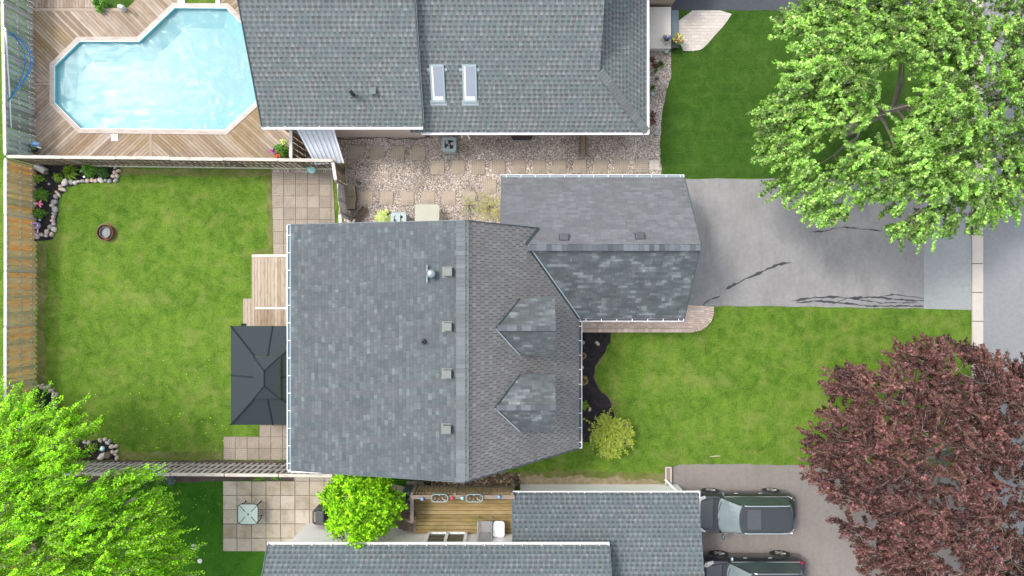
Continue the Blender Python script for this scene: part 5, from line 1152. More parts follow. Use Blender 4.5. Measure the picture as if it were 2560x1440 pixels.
# ================================================================== GAZEBO AND BACK DECK
g = thing('gazebo', P(650, 940, 0), 'charcoal hard top gazebo with a raised centre cap beside the central house', 'gazebo')
gx0, gx1 = X(577, H - 2.2), -8.62; gy1, gy0 = Y(815, H - 2.2), Y(1062, H - 2.2); cx_, cy_ = X(667, H - 2.95), (gy0 + gy1) / 2
tx, ty = .56, .9; z0_, z1_ = 2.2, 2.86
oc = [(gx0, gy0, z0_), (gx1, gy0, z0_), (gx1, gy1, z0_), (gx0, gy1, z0_)]; ic = [(cx_ - tx, cy_ - ty, z1_), (cx_ + tx, cy_ - ty, z1_), (cx_ + tx, cy_ + ty, z1_), (cx_ - tx, cy_ + ty, z1_)]
for i in range(4): MB().slab([oc[i], oc[(i + 1) % 4], ic[(i + 1) % 4], ic[i]], .03).build('roof_panel', M['gazebo'], g)
for i in range(4):
    MB().beam(Vector(oc[i]) + Vector((0, 0, .015)), Vector(ic[i]) + Vector((0, 0, .015)), .06, .03).build('hip_seam', M['gazseam'], g)
    m0 = (Vector(oc[i]) + Vector(oc[(i + 1) % 4])) / 2; m1 = (Vector(ic[i]) + Vector(ic[(i + 1) % 4])) / 2
    MB().beam(m0 + Vector((0, 0, .012)), m1 + Vector((0, 0, .012)), .05, .025).build('panel_seam', M['gazseam'], g)
uo = [(cx_ - tx, cy_ - ty, 2.98), (cx_ + tx, cy_ - ty, 2.98), (cx_ + tx, cy_ + ty, 2.98), (cx_ - tx, cy_ + ty, 2.98)]
ra, rb = Vector((cx_ - .02, cy_ - .32, 3.22)), Vector((cx_ - .02, cy_ + .32, 3.22))
MB().slab([uo[3], uo[0], ra, rb], .03).slab([uo[1], uo[2], rb, ra], .03).slab([uo[0], uo[1], ra], .03).slab([uo[2], uo[3], rb], .03).build('cap_roof', M['gazebo'], g)
for a, b in ((uo[0], ra), (uo[1], ra), (uo[2], rb), (uo[3], rb), (ra, rb)): MB().beam(Vector(a) + Vector((0, 0, .012)), Vector(b) + Vector((0, 0, .012)), .035, .02).build('cap_seam', M['gazseam'], g)
for x_ in (gx0 + .25, gx1 - .2):
    for y_ in (gy0 + .25, gy1 - .25): MB().box((x_, y_, 1.1), (.11, .11, 2.2)).build('post', M['gazseam'], g)
MB().box((P(612, 812, 2).x, gy1 + .05, 2.1), (.2, .1, .1)).build('bracket', M['gazseam'], g)
g = thing('back_deck', P(675, 720, 0), 'bleached low timber deck with a lower step beside the gazebo', 'deck')
zt_ = .42; T_ = lambda pts: PL(pts, zt_)
planks(MB(), T_([(637, 643), (740, 643), (740, 767), (637, 767)]), R(90), .155, .010, .30, zt_).build('deck_boards', M['pale_deck'], g)
planks(MB(), T_([(629.5, 636), (740, 636), (740, 642.4), (629.5, 642.4)]), 0, .2, .004, .30, zt_).build('border_boards', woodmat('bleached_border', [(0, (.56, .50, .42)), (1, (.56, .50, .42))], 0), g)
planks(MB(), T_([(629.5, 643), (636.4, 643), (636.4, 860), (629.5, 860)]), R(90), .2, .004, .30, zt_).build('border_boards', M['pale_deck'], g)
planks(MB(), T_([(637, 767.6), (740, 767.6), (740, 773), (637, 773)]), 0, .2, .004, .30, zt_).build('border_boards', woodmat('bleached_seam', [(0, (.60, .56, .50)), (1, (.60, .56, .50))], 0), g)
planks(MB(), T_([(637, 773.6), (740, 773.6), (740, 860), (637, 860)]), R(90), .155, .010, .30, zt_ - .004).build('deck_boards', woodmat('worn_deck', [(0, (.34, .27, .20)), (0.5, (.44, .36, .28)), (1, (.52, .45, .38))], R(90), grain=.3), g)
planks(MB(), PL([(608, 746.5), (629, 746.5), (629, 860), (608, 860)], .2), R(90), .14, .010, .1, .2).build('step', M['pale_deck'], g)
MB().prism(T_([(631, 637), (740, 637), (740, 860), (631, 860)]), 0, .29).build('skirt', M['low_rail'], g)

# ================================================================== LOWER HOUSE DECK AND FURNITURE
zd = 1.45; Dd = H - zd
g = thing('raised_deck', P(1160, 1280, 0), 'raised mossy timber deck with railing and side stairs above the lower house', 'deck')
dx0, dx1 = X(1035, Dd), .12; dyn, dys = Y(1219, Dd), -10.98
planks(MB(), [(dx0 + .1, dys), (dx1, dys), (dx1, dyn), (dx0 + .1, dyn)], 0.0, .166, .012, zd - .04, zd, .003).build('deck_boards', M['low_deck'], g)
MB().prism([(dx0 + .02, dys), (dx1, dys), (dx1, dyn + .0), (dx0 + .02, dyn)], zd - .25, zd - .05).build('joist_frame', M['low_rail'], g)
planks(MB(), [(dx0 - .04, dys), (dx0 + .09, dys), (dx0 + .09, -10.2), (dx0 - .04, -10.2)], R(90), .14, .0, zd - .04, zd + .004).build('edge_board', M['low_rail'], g)
rl = MB(); zr_ = zd + .95; rl.beam((dx0 - .02, dyn - .13, zr_), (dx1, dyn - .13, zr_), .17, .035); rl.build('top_rail', M['low_rail'], g)
MB().beam((dx0 + .05, dyn - .22, zr_), (dx0 + .05, -10.15, zr_), .15, .035).build('top_rail', woodmat('rail_across', [(0, (.21, .17, .14)), (1, (.21, .17, .14))], R(90)), g)
bl = MB(); x_ = dx0 + .1
while x_ < dx1: bl.box((x_, dyn + .045, zd + .38), (.038, .038, 1.12)); x_ += .14
bl.build('balusters', M['low_rail'], g)
bl = MB(); y_ = dyn - .15
while y_ > -10.1: bl.box((dx0 - .0, y_, zd + .42), (.038, .038, 1.0)); y_ -= .14
bl.build('balusters', M['low_rail'], g)
for x_, y_ in ((dx0 + .03, dyn), (dx0 + 1.9, dyn), (dx1 - .1, dyn), (dx0 + .03, -10.15)): MB().box((x_, y_, zr_ / 2), (.09, .09, zr_)).build('post', M['low_rail'], g)
for k in range(5): MB().box((dx0 - .17 - k * .24, -10.6, zd - .2 * (k + 1)), (.27, .85, .04)).build('stair_tread', M['low_rail'], g)
MB().beam((dx0, -10.17, zr_ - .05), (dx0 - 1.1, -10.02, zr_ - .95), .09, .04).build('stair_rail', M['low_rail'], g)
bl = MB()
for k in range(8): bl.box((dx0 - .1 - k * .13, -10.12, zd + .28 - k * .108), (.035, .035, .9))
bl.build('stair_balusters', M['low_rail'], g)
def planter(px, label):
    c = P(px, 1245, zr_ + .1); g = thing('rail_planter', (c.x, c.y, zr_), label, 'planter', 'oval planters on the deck railing'); o = rrect(c.x - .36, c.y - .16, c.x + .36, c.y + .16, .155, 8)
    MB().prism(o, zr_ - .1, zr_ + .10).build('trough', M['greenrim'], g); rim = MB(); n = len(o)
    for i in range(n): rim.beam((*o[i], zr_ + .12), (*o[(i + 1) % n], zr_ + .12), .03, .03)
    rim.build('rim', M['acgrey'], g); MB().prism([(c.x + (a - c.x) * .9, c.y + (b - c.y) * .88) for a, b in o], zr_ + .09, zr_ + .115).build('soil', M['gravel_brown'], g)
planter(1099, 'left oval green planter of bare soil on the deck railing'); planter(1186, 'right oval green planter of bare soil on the deck railing')
for px, py, mt, l in ((1056, 1246, 'blueglass', 'blue and white glass bauble at the left end of the railing'), (1131, 1244, 'redglass', 'small red glass bauble between the two oval planters'), (1156, 1244, 'tealglass', 'small teal glass bauble just left of the right planter'), (1248, 1241, 'blueglass', 'blue glass bauble at the right end of the railing')):
    tag(MB().lathe(P(px, py, zr_ + .02), [(.03, 0), (.075, .05), (.08, .09), (.05, .14), (.01, .16)], 16).build('glass_ornament', M[mt], smooth=True), l, 'ornament', 'glass baubles on the deck railing')
# lounge chair
g = thing('garden_chair', P(1212, 1318, zd), 'grey sling garden chair on the raised deck beside a white table', 'chair')
A = lambda x, y, z: Vector(P(x, y, z))
x0, x1 = X(1198, H - 2.0), X(1227, H - 2.0); ys0, ys1 = Y(1303, H - 1.95), Y(1332, H - 1.9)
MB().slab([(x0, ys1, 1.88), (x1, ys1, 1.88), (x1, ys0, 1.95), (x0, ys0, 1.95)], .03).build('seat', M['greyfabric'], g)
MB().add([(x0, ys1 + .02, 1.89), (x1, ys1 + .02, 1.89), (x1, ys1 - .14, 2.6), (x0, ys1 - .14, 2.6), (x0, ys1 - .01, 1.89), (x1, ys1 - .01, 1.89), (x1, ys1 - .17, 2.6), (x0, ys1 - .17, 2.6)], [(0, 1, 2, 3), (7, 6, 5, 4), (3, 2, 6, 7), (0, 3, 7, 4), (1, 5, 6, 2)]).build('backrest', M['greyfabric'], g)
for x_ in (x0 - .05, x1 + .05):
    MB().tube([(x_, ys0 + .05, zd), (x_, ys0 + .03, 2.1), (x_, ys1 + .05, 2.13), (x_, ys1 - .12, 2.5)], .022, 8).build('armrest', M['acgrey'], g); MB().tube([(x_, ys1 + .1, zd), (x_, ys1 + .02, 1.95)], .02, 8).build('leg', M['acgrey'], g)
g = thing('side_table', P(1247, 1324, zd), 'white rounded side table on the raised deck beside the grey chair', 'table')
q = rrect(*XY(1233, 1344, 1.95), *XY(1261.5, 1303, 1.95), .14, 6); MB().prism(q, 1.92, 1.96).build('table_top', M['whiteplastic'], g, bevel=.01)
for a in (.12, .36):
    for b in (.14, .56): MB().box((q[12][0] + a if 0 else XY(1233, 0, 1.95)[0] + a, XY(0, 1344, 1.95)[1] + b, (zd + 1.92) / 2), (.04, .04, 1.92 - zd)).build('leg', M['whiteplastic'], g)
# glass patio table with folded parasol base sticks
g = thing('glass_table', P(620, 1286, 0), 'square frosted glass patio table with a dark rim on the large slabs', 'table')
o = rrect(*XY(594, 1311, .72), *XY(645, 1260, .72), .2, 8); o = [(x_, y_) for x_, y_ in o]; MB().prism(o, .705, .72).build('table_top', M['glasstop'], g); rim = MB()
for i in range(len(o)): rim.beam((*o[i], .722), (*o[(i + 1) % len(o)], .722), .03, .035)
rim.build('rim', M['dark'], g); c = P(620, 1286, .73)
MB().lathe(c, [(.04, 0), (.03, .015)], 12).build('parasol_hole', M['dark'], g)
for a, b in ((1, 1), (1, -1), (-1, 1), (-1, -1)):
    MB().tube([c + Vector((a * .42, b * .42, -.02)), c + Vector((a * .14, b * .12, -.005))], .018, 6).build('brace', M['acdark'], g); MB().tube([c + Vector((a * .42, b * .42, -.03)), c + Vector((a * .36, b * .36, -.72))], .02, 6).build('leg', M['acdark'], g)
for k, pts in enumerate((((643, 1262, .6), (653, 1252, .1)), ((613, 1262, .5), (612, 1256, .3), (614, 1252, .05)), ((646, 1290, .5), (651, 1290, .3), (655, 1288, .05)))): MB().tube([P(*p) for p in pts], .018, 6).build('foot', M['black'], g)
# barbecue
g = thing('barbecue', P(795, 1292, 0), 'black covered barbecue half hidden under the lime globe tree', 'barbecue')
x0, y0 = XY(781, 1312, .9); x1, y1 = XY(812, 1268, .9)
MB().prism([(x0, y0 + .08), (x0 + .1, y0), (x1, y0), (x1, y1), (x0 + .18, y1), (x0, y1 - .2)], .35, .9).build('body', M['black'], g); MB().prism(rrect(x0 + .22, y0 + .03, x1, y1 - .12, .08), .9, 1.1).build('lid', M['dark'], g, bevel=.03)
MB().box((x0 + .12, (y0 + y1) / 2 - .04, .93), (.09, .45, .03)).build('shelf', M['low_rail'], g); MB().box((x0 + .45, (y0 + y1) / 2, .18), (.5, .5, .36)).build('cart', M['black'], g)
for px, py, r_, l in ((485, 1367, 7.5, 'upper round pale stepping disc in the shady lawn'), (500, 1402, 6, 'lower round pale disc in the shady lawn')):
    tag(MB().lathe(P(px, py, 0), [(r_ * H * K, 0), (r_ * H * K, .03), (r_ * H * K * .85, .04)], 20).build('stone_disc', M['concrete']), l, 'stone disc')
g = thing('retaining_wall', P(1672, 1190, 0), 'short weathered timber retaining wall between front lawn and lower driveway', 'wall')
MB().prism(PL([(1664, 1168), (1678, 1168), (1678, 1212), (1664, 1212)], .2), 0, .2).build('timber', M['low_rail'], g)
for a in (1664.5, 1677.5): MB().beam(P(a, 1168, .22), P(a, 1212, .22), .05, .06).build('side_cap', M['cap_y'], g)
MB().beam(P(1664, 1168.5, .24), P(1678, 1168.5, .24), .05, .06).build('end_cap', M['cap'], g)
tag(MB().tube([P(1774, 1142, .03), P(1790, 1140, .04), P(1801, 1140, .03)], [.012, .03, .01], 5).build('stick', M['twig']), 'pale stick lying on the front lawn above the lower driveway', 'stick')

# ================================================================== CARS
def car(cx, cy, L, W, Ht, label, hi, seed, axles, wheelr=.34, tail='lamp', rails=True, stains=False):
    """nose towards -X"""
    g = thing('parked_car', (cx, cy, 0), label, 'car'); x0 = cx - L / 2
    belt = Ht * .60; st = []
    N = 22
    for i in range(N + 1):
        t = i / N; x = x0 + L * t
        e = min(1, (t / .10)) ; e2 = min(1, ((1 - t) / .07)); rnd = math.sqrt(max(0, 1 - (1 - e) ** 2)) * .30 + .70; rnd2 = math.sqrt(max(0, 1 - (1 - e2) ** 2)) * .16 + .84
        hw = W / 2 * min(rnd, rnd2)
        if t < .26: top = belt - .20 + .20 * math.sqrt(min(1, t / .26)); top = max(top, .42)
        else: top = belt
        if t > .95: top = belt - .10 * (t - .95) / .05
        top = top * (1 - .42 * max(0, 1 - t / .03)) if t < .03 else top
        st.append((x, hw, top))
    def ringp(x, hw, top):
        h = [(-hw * .93, .22), (-hw, .38), (-hw, top * .68), (-hw * .965, top * .88), (-hw * .90, top * .975), (-hw * .55, top + .015), (0, top + .03)]
        return [(x, cy + a, b) for a, b in h] + [(x, cy - a, b) for a, b in h[-2::-1]]
    rings = [ringp(*s) for s in st]; n = len(rings[0]); vs = [p for r in rings for p in r]; fs = []
    for i in range(N):
        for k in range(n - 1): fs.append((i * n + k, i * n + k + 1, (i + 1) * n + k + 1, (i + 1) * n + k))
    fs += [tuple(range(n - 1, -1, -1)), tuple(N * n + k for k in range(n))]
    body = MB().add(vs, [f[::-1] for f in fs]).build('body', M['paint'], g, smooth=True)
    em = body.modifiers.new('edge', 'EDGE_SPLIT'); em.split_angle = R(38)
    # greenhouse
    wb_, wt = W * .445, W * .335; xa, xb, xc, xd = x0 + L * .225, x0 + L * .40, x0 + L * .90, x0 + L * .975
    def q8(xbf, xbr, xtf, xtr, hb, ht, z0, z1):
        bow = .06
        return [(xbf + bow * 1.6, cy - hb, z0), (xbf, cy, z0), (xbf + bow * 1.6, cy + hb, z0), (xbr, cy + hb, z0), (xbr, cy - hb, z0), (xtf + bow, cy - ht, z1), (xtf, cy, z1), (xtf + bow, cy + ht, z1), (xtr, cy + ht, z1), (xtr, cy - ht, z1)]
    v = q8(xa, xd, xb, xc, wb_, wt, belt + .0, Ht - .03)
    def edge_loop(x0_, x1_, hw_, bowf, bowr, z, ns):      # front centre .. round the side .. rear centre for both sides
        front = [(x0_ + bowf * (abs(t) ** 2.2), cy + hw_ * t, z) for t in [-1 + 2 * i / ns for i in range(ns + 1)]]
        side = [(x0_ + bowf + (x1_ - bowr - x0_ - bowf) * i / ns, cy + hw_ * (1 + .05 * math.sin(math.pi * i / ns) - .09 * (i / ns) ** 3), z) for i in range(ns + 1)]
        rear = [(x1_ - bowr * (abs(t) ** 2.2), cy + hw_ * .91 * t, z) for t in [-1 + 2 * i / ns for i in range(ns + 1)]]
        return front, side, rear
    NS = 8; B_ = edge_loop(xa - .04, xd, wb_, .26, .22, belt, NS); T_ = edge_loop(xb - .02, xc + .03, wt, .13, .12, Ht - .03, NS)
    def skin_(bot, top, flip):
        k = len(bot); f = [(i, i + 1, k + i + 1, k + i) for i in range(k - 1)]
        return MB().add(bot + top, [q[::-1] for q in f] if flip else f)
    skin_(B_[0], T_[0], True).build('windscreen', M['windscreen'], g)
    skin_(B_[1], T_[1], True).build('side_window', M['carglass'], g)
    mir = lambda L_: [(x, 2 * cy - y, z) for x, y, z in L_]
    skin_(mir(B_[1]), mir(T_[1]), False).build('side_window', M['carglass'], g)
    skin_(B_[2], T_[2], False).build('rear_window', M['carglass'], g)
    rp = [(x, y) for x, y, z in edge_loop(xb - .03, xc + .04, wt + .015, .13, .12, 0, 8)[0]][::-1] + [(x, 2 * cy - y) for x, y, z in edge_loop(xb - .03, xc + .04, wt + .015, .13, .12, 0, 8)[1]][1:] + [(x, y) for x, y, z in edge_loop(xb - .03, xc + .04, wt + .015, .13, .12, 0, 8)[2]][1:] + [(x, y) for x, y, z in edge_loop(xb - .03, xc + .04, wt + .015, .13, .12, 0, 8)[1]][::-1][1:-1]; rf = MB()
    rf.prism(rp, Ht - .05, Ht - .012); rf.prism([(xb + .06 + (a - xb - .06) * .97, cy + (b - cy) * .93) for a, b in rp], Ht - .013, Ht + .012); rfo = rf.build('roof', M['paint'], g, bevel=.015)
    sr = rrect(x0 + L * .47, cy - wt * .72, x0 + L * .60, cy + wt * .72, .06); MB().prism(sr, Ht + .012, Ht + .02).build('sunroof', M['dark'], rfo)
    for sgn in (1, -1):
        for a, b in (((v[2][0], v[2][2]), (v[7][0], v[7][2])), ((x0 + L * .60, belt), (x0 + L * .60, Ht - .04)), ((v[3][0] - .02, belt), (v[8][0], Ht - .04))):
            MB().beam((a[0], cy + sgn * (wb_ + .006), a[1]), (b[0], cy + sgn * (wt + .008), b[1]), .06, .02, up=Vector((0, sgn, .4))).build('pillar', M['paint'], g)
        MB().beam((xa + .25, cy + sgn * (wb_ + .015), belt + .02), (xd - .25, cy + sgn * (wb_ + .015), belt + .02), .02, .025).build('window_trim', M['rim'], g)
        if rails: MB().tube([(xb + .2, cy + sgn * wt, Ht + .0), (xb + .3, cy + sgn * wt, Ht + .045), (xc - .25, cy + sgn * wt, Ht + .045), (xc - .1, cy + sgn * wt, Ht)], .022, 6).build('roof_rail', M['steel'] if hi else M['acgrey'], g)
        mi = MB().lathe((x0 + L * .275, cy + sgn * (W / 2 + .07), belt + .10), [(.02, -.08), (.09, -.04), (.10, .04), (.04, .09)], 12, sx=.75, sy=1.25).build('mirror', M['acdark'] if not hi else M['steel'], g, smooth=True)
        MB().tube([(x0 + L * .28, cy + sgn * (W / 2 - .1), belt + .02), (x0 + L * .275, cy + sgn * (W / 2 + .02), belt + .06)], .025, 6).build('mirror_arm', M['black'], mi)
        hl = [(x0 + .10, cy + sgn * W * .30, .80), (x0 + .20, cy + sgn * W * .40, .80), (x0 + .52, cy + sgn * W * .462, .85), (x0 + .50, cy + sgn * W * .41, .92), (x0 + .24, cy + sgn * W * .32, .88)]
        mb = MB(); hz = belt - .12
        pts = [(x0 + .13, W * .30, hz - .07), (x0 + .19, W * .40, hz - .06), (x0 + .50, W * .462, hz + .01), (x0 + .52, W * .415, hz + .075), (x0 + .24, W * .31, hz + .02)]
        mb.slab([(a, cy + sgn * b, c + .035) for a, b, c in pts], .08); mb.build('headlight', M['lamp'], g, bevel=.01)
        MB().slab([(x0 + L - .42, cy + sgn * (W * .465), belt - .02), (x0 + L - .14, cy + sgn * (W * .435), belt - .06), (x0 + L - .03, cy + sgn * W * .36, belt - .08), (x0 + L - .10, cy + sgn * W * .35, belt + .025), (x0 + L - .3, cy + sgn * (W * .44), belt + .01)], .1).build('tail_light', M[tail], g, bevel=.01)
        for dxx in (.42, .66): MB().box((x0 + L * dxx, cy + sgn * (W / 2 + .012), belt * .82), (.17, .03, .025)).build('door_handle', M['acgrey'], g, bevel=.006)
        for ax in axles:
            x = cx + ax; side = Vector((0, sgn, 0))
            def disc(r0, y_in, y_out, mat, nm, par, n_=28):
                vs = [];
                for yy in (y_in, y_out):
                    for k in range(n_): a = 2 * math.pi * k / n_; vs.append((x + r0 * math.cos(a), cy + sgn * yy, wheelr + r0 * math.sin(a)))
                f = [(k, (k + 1) % n_, (k + 1) % n_ + n_, k + n_) for k in range(n_)] + [tuple(range(n_)), tuple(range(2 * n_ - 1, n_ - 1, -1))]
                return MB().add(vs, f).build(nm, M[mat], par)
            disc(wheelr + .075, W / 2 - .15, W / 2 + .004, 'black', 'wheel_arch', g)
            wh = disc(wheelr, W / 2 - .12, W / 2 + .03, 'tyre', 'wheel', g)
            disc(wheelr * .66, W / 2, W / 2 + .034, 'dark', 'rim', wh)
            sp_ = MB()
            for k in range(5):
                a = k * 1.2566 + .3
                for w__ in (-.12, .12): sp_.beam((x, cy + sgn * (W / 2 + .045), wheelr), (x + wheelr * .66 * math.cos(a + w__), cy + sgn * (W / 2 + .04), wheelr + wheelr * .66 * math.sin(a + w__)), .025, .035, up=side)
            sp_.build('spokes', M['rim'], wh)
    for sgn in (1, -1):
        for xx in (x0 + L * .285, x0 + L * .49, x0 + L * .70): MB().beam((xx, cy + sgn * (W / 2 + .002), .42), (xx + .03, cy + sgn * (W / 2 - .025), belt - .03), .012, .012, up=Vector((0, sgn, 0))).build('door_seam', M['black'], g)
        MB().beam((x0 + .30, cy + sgn * W * .33, belt - .075), (xa - .1, cy + sgn * W * .415, belt + .012), .014, .02).build('bonnet_seam', M['black'], g)
    MB().beam((xb + .22 * L, cy - wt * .98, Ht + .012), (xb + .22 * L, cy + wt * .98, Ht + .012), .012, .006).build('roof_seam', M['black'], rfo)
    for a, b in ((-.35, .15), (.1, .62)):
        MB().beam((xa + .0, cy + a, belt + .055), (xa + .16, cy + b, belt + .09), .02, .02).build('wiper', M['black'], g)
    MB().slab([(xa - .16, cy - wb_ + .12, belt + .03), (xa + .05, cy - wb_ + .04, belt + .03), (xa + .0, cy, belt + .045), (xa + .05, cy + wb_ - .04, belt + .03), (xa - .16, cy + wb_ - .12, belt + .03), (xa - .2, cy, belt + .05)], .02).build('cowl', M['black'], g)
    MB().box((x0 + .04, cy, .62), (.08, W * .5, .2)).build('grille', M['black'], g, bevel=.02)
    return g
car(10.60, -10.30, 4.62, 1.82, 1.66, 'black crossover parked nearest the lawn on the lower driveway', False, 1, (-1.40, 1.42), stains=True)
car(11.0, -13.28, 4.75, 1.94, 1.82, 'black sport utility car with bright roof rails cut off by the bottom edge', True, 2, (-1.42, 1.42), .38, tail='taillamp')

# ================================================================== TREES
def inpoly(x, y, poly):
    c = False; n = len(poly)
    for i in range(n):
        x1, y1 = poly[i]; x2, y2 = poly[i - 1]
        if (y1 > y) != (y2 > y) and x < (x2 - x1) * (y - y1) / (y2 - y1) + x1: c = not c
    return c
def tree(name, label, base, fork, outline, gaps, zlo, zhi, nclump, rcl, leafm, leaf, nleaf, barkm, limbs=(), trunk_r=.22, seed=1, centre=None, droop=.25, kind='maple', sprays=14, spl=.75, clump_flat=.6, bias=(0, 0), shrink=(0, 0, .94), edgelen=1.5):
    rd = random.Random(seed); b = P(*base); root = thing(name, (b.x, b.y, 0), label, 'tree')
    shx, shy, shr = shrink; outline = [(x + shx, y + shy) for x, y in outline]; mxo = (sum(p[0] for p in outline) / len(outline), sum(p[1] for p in outline) / len(outline)); outline = [(mxo[0] + (x - mxo[0]) * shr, mxo[1] + (y - mxo[1]) * shr) for x, y in outline]
    f = P(*fork); cpx = centre or (sum(p[0] for p in outline) / len(outline), sum(p[1] for p in outline) / len(outline))
    xs = [p[0] for p in outline]; ys = [p[1] for p in outline]; span = max(max(xs) - min(xs), max(ys) - min(ys)) / 2
    cl = []; tries = 0
    while len(cl) < nclump and tries < 60000:
        tries += 1; x, y = rd.uniform(min(xs), max(xs)), rd.uniform(min(ys), max(ys))
        if not inpoly(x, y, outline): continue
        if any(math.hypot(x - gx, y - gy) < gr + 16 for gx, gy, gr in gaps): continue
        if any(math.hypot(x - c[0], y - c[1]) < rcl * (.62 if tries < 20000 else .4) for c in cl): continue
        t = min(1, math.hypot(x - cpx[0], y - cpx[1]) / span); z = zlo + (zhi - zlo) * math.sqrt(max(0, 1 - t * t)) * rd.uniform(.72, 1.0)
        cl.append((x, y, z))
    # wood
    mb = MB(); mb.tube([b, b.lerp(f, .5) + Vector((.05, .03, 0)), f], [trunk_r * 1.35, trunk_r * 1.05, trunk_r * .95], 12)
    mb.build('trunk', M[barkm], root)
    mb = MB(); nodes = [(f, trunk_r * .7)]
    for lb in limbs:
        pts = [P(*q) for q in lb[0]]; r0 = lb[1]; n_ = len(pts); mb.tube(pts, [r0 * (1 - .65 * i / (n_ - 1)) for i in range(n_)], 8)
        for i in range(n_): nodes.append((pts[i], r0 * (1 - .65 * i / (n_ - 1)) * .6))
    order = sorted(cl, key=lambda c: (P(*c) - f).length); pts3 = []
    for c in order:
        p = P(*c); best = min(nodes, key=lambda q: (q[0] - p).length + (0.0 if q[0].z < p.z else 1.5))
        a = best[0]; p = p - Vector((0, 0, .55)); mid = a.lerp(p, .5) + Vector((rd.gauss(0, .15), rd.gauss(0, .15), rd.uniform(-.35, 0))); r = min(best[1] * .8, .09)
        mb.tube([a, mid, p], [max(r, .02), max(r * .7, .016), .012], 6, cap=False); nodes.append((p, max(r * .8, .02))); nodes.append((mid, r)); pts3.append(p)
    # sprays
    P_, N_, D_, T_ = [], [], [], []; per = max(1, int(nleaf / (len(cl) * sprays)))
    for (cx, cy, cz), p in zip(order, pts3):
        ct = rd.uniform(.8, 1.12); rw = rcl * (H - cz) * K; out = Vector((p.x - f.x, p.y - f.y, 0)); ol = out.length; out = out / max(ol, .1)
        for s in range(sprays):
            v = Vector((rd.gauss(0, 1), rd.gauss(0, 1), rd.gauss(0, .7))).normalized(); v = (v + out * .75 + Vector((bias[0], bias[1], 0))).normalized()
            edge = math.hypot(cx - cpx[0], cy - cpx[1]) > .70 * span
            if edge and s % 2: v = (v * .55 + out).normalized()
            a = p + Vector((0, 0, rd.uniform(-.4, .9))) + v * rw * rd.uniform(.05, .5) * Vector((1, 1, clump_flat)).length / 1.5; L = spl * rw * rd.uniform(.6, 1.25) * (edgelen if edge and s % 2 else 1); d = (v + Vector((0, 0, -droop))).normalized()
            d.z *= clump_flat; e = a + d * L
            mb.tube([p.lerp(a, .3), a, e], [.012, .009, .004], 4, cap=False)
            k = per; t = np.array([rd.random() ** .75 for _ in range(k)])[:, None]
            base_ = np.array(a)[None] * (1 - t) + np.array(e)[None] * t; base_[:, 2:3] -= (t ** 2) * droop * L * .5
            T_.append(np.full(k, ct * rd.choice((.45, .72, 1.0, 1.05, 1.4))) * RNG.uniform(.85, 1.15, k))
            P_.append(base_ + RNG.normal(scale=rw * .085, size=(k, 3)) * np.array([[1, 1, .7]])); dd = np.tile(np.array(d), (k, 1))
            D_.append(dd + RNG.normal(scale=.6, size=(k, 3))); N_.append(np.tile([[0, 0, 1.]], (k, 1)) + dd * .5 + RNG.normal(scale=.6, size=(k, 3)))
    mb.build('branches', M[barkm], root)
    P_ = np.concatenate(P_); N_ = np.concatenate(N_); D_ = np.concatenate(D_); k = len(P_)
    leafmesh('crown', kind, P_, N_, D_, leaf * RNG.uniform(.7, 1.3, k), M[leafm], root, np.concatenate(T_))
    return root
tree('maple_tree', 'large bright green maple overhanging the driveway and kerb at the top right', (2121, 323, 0), (2204, 280, 3.0),
     [(1975, 60), (1990, 30), (2060, -40), (2700, -60), (2700, 490), (2530, 520), (2480, 560), (2440, 575), (2330, 575), (2280, 560), (2260, 500), (2180, 500), (2110, 530), (2060, 560), (2040, 520), (1985, 490), (1960, 430), (1935, 400), (1935, 330), (1920, 285), (1960, 230), (2000, 170), (1985, 110)],
     [(2255, 205, 56), (2290, 262, 22), (2232, 318, 34), (2098, 375, 32), (2135, 345, 16), (2240, 268, 26), (2260, 160, 16), (2500, 30, 20), (2210, 520, 22), (2330, 185, 20)], 4.5, 9.0, 300, 31, 'leafA', .10, 215000, 'bark',
     limbs=[([(2195, 288, 2.6), (2210, 278, 3.2), (2260, 268, 4.2), (2330, 262, 5.3), (2400, 250, 6.3), (2490, 232, 7.5)], .19), ([(2206, 279, 3.0), (2180, 268, 4), (2120, 250, 5.4)], .10), ([(2234, 262, 3.8), (2246, 215, 4.6), (2252, 160, 5.6), (2262, 120, 6.2)], .085), ([(2240, 258, 3.8), (2258, 205, 4.8), (2260, 160, 5.6)], .06), ([(2258, 208, 4.8), (2280, 180, 5.3), (2297, 165, 5.6)], .035),
            ([(2240, 270, 3.9), (2250, 283, 4.1), (2264, 305, 4.6), (2290, 340, 5.4)], .075), ([(2200, 288, 2.9), (2212, 310, 3.5), (2226, 338, 4.2), (2245, 400, 5.4)], .075), ([(2150, 322, 2.2), (2143, 345, 3.2), (2110, 365, 3.8), (2085, 388, 4.2), (2092, 402, 4.5)], .06), ([(2270, 268, 4.4), (2272, 282, 4.5), (2275, 296, 4.8)], .04), ([(2330, 240, 5.4), (2345, 190, 6.2), (2335, 130, 7), (2345, 90, 7.5)], .09), ([(2270, 262, 4.2), (2300, 235, 5.2), (2340, 215, 6)], .08)], trunk_r=.24, seed=11, centre=(2300, 260), spl=1.15, sprays=12, droop=.35)
tag(MB().lathe(P(2120, 325, 0), [(.36, 0), (.37, .03), (.25, .06), (.05, .07)], 18).build('tree_ring', M['brownsoil']), 'round bare mound of soil around the foot of the green maple', 'mound')
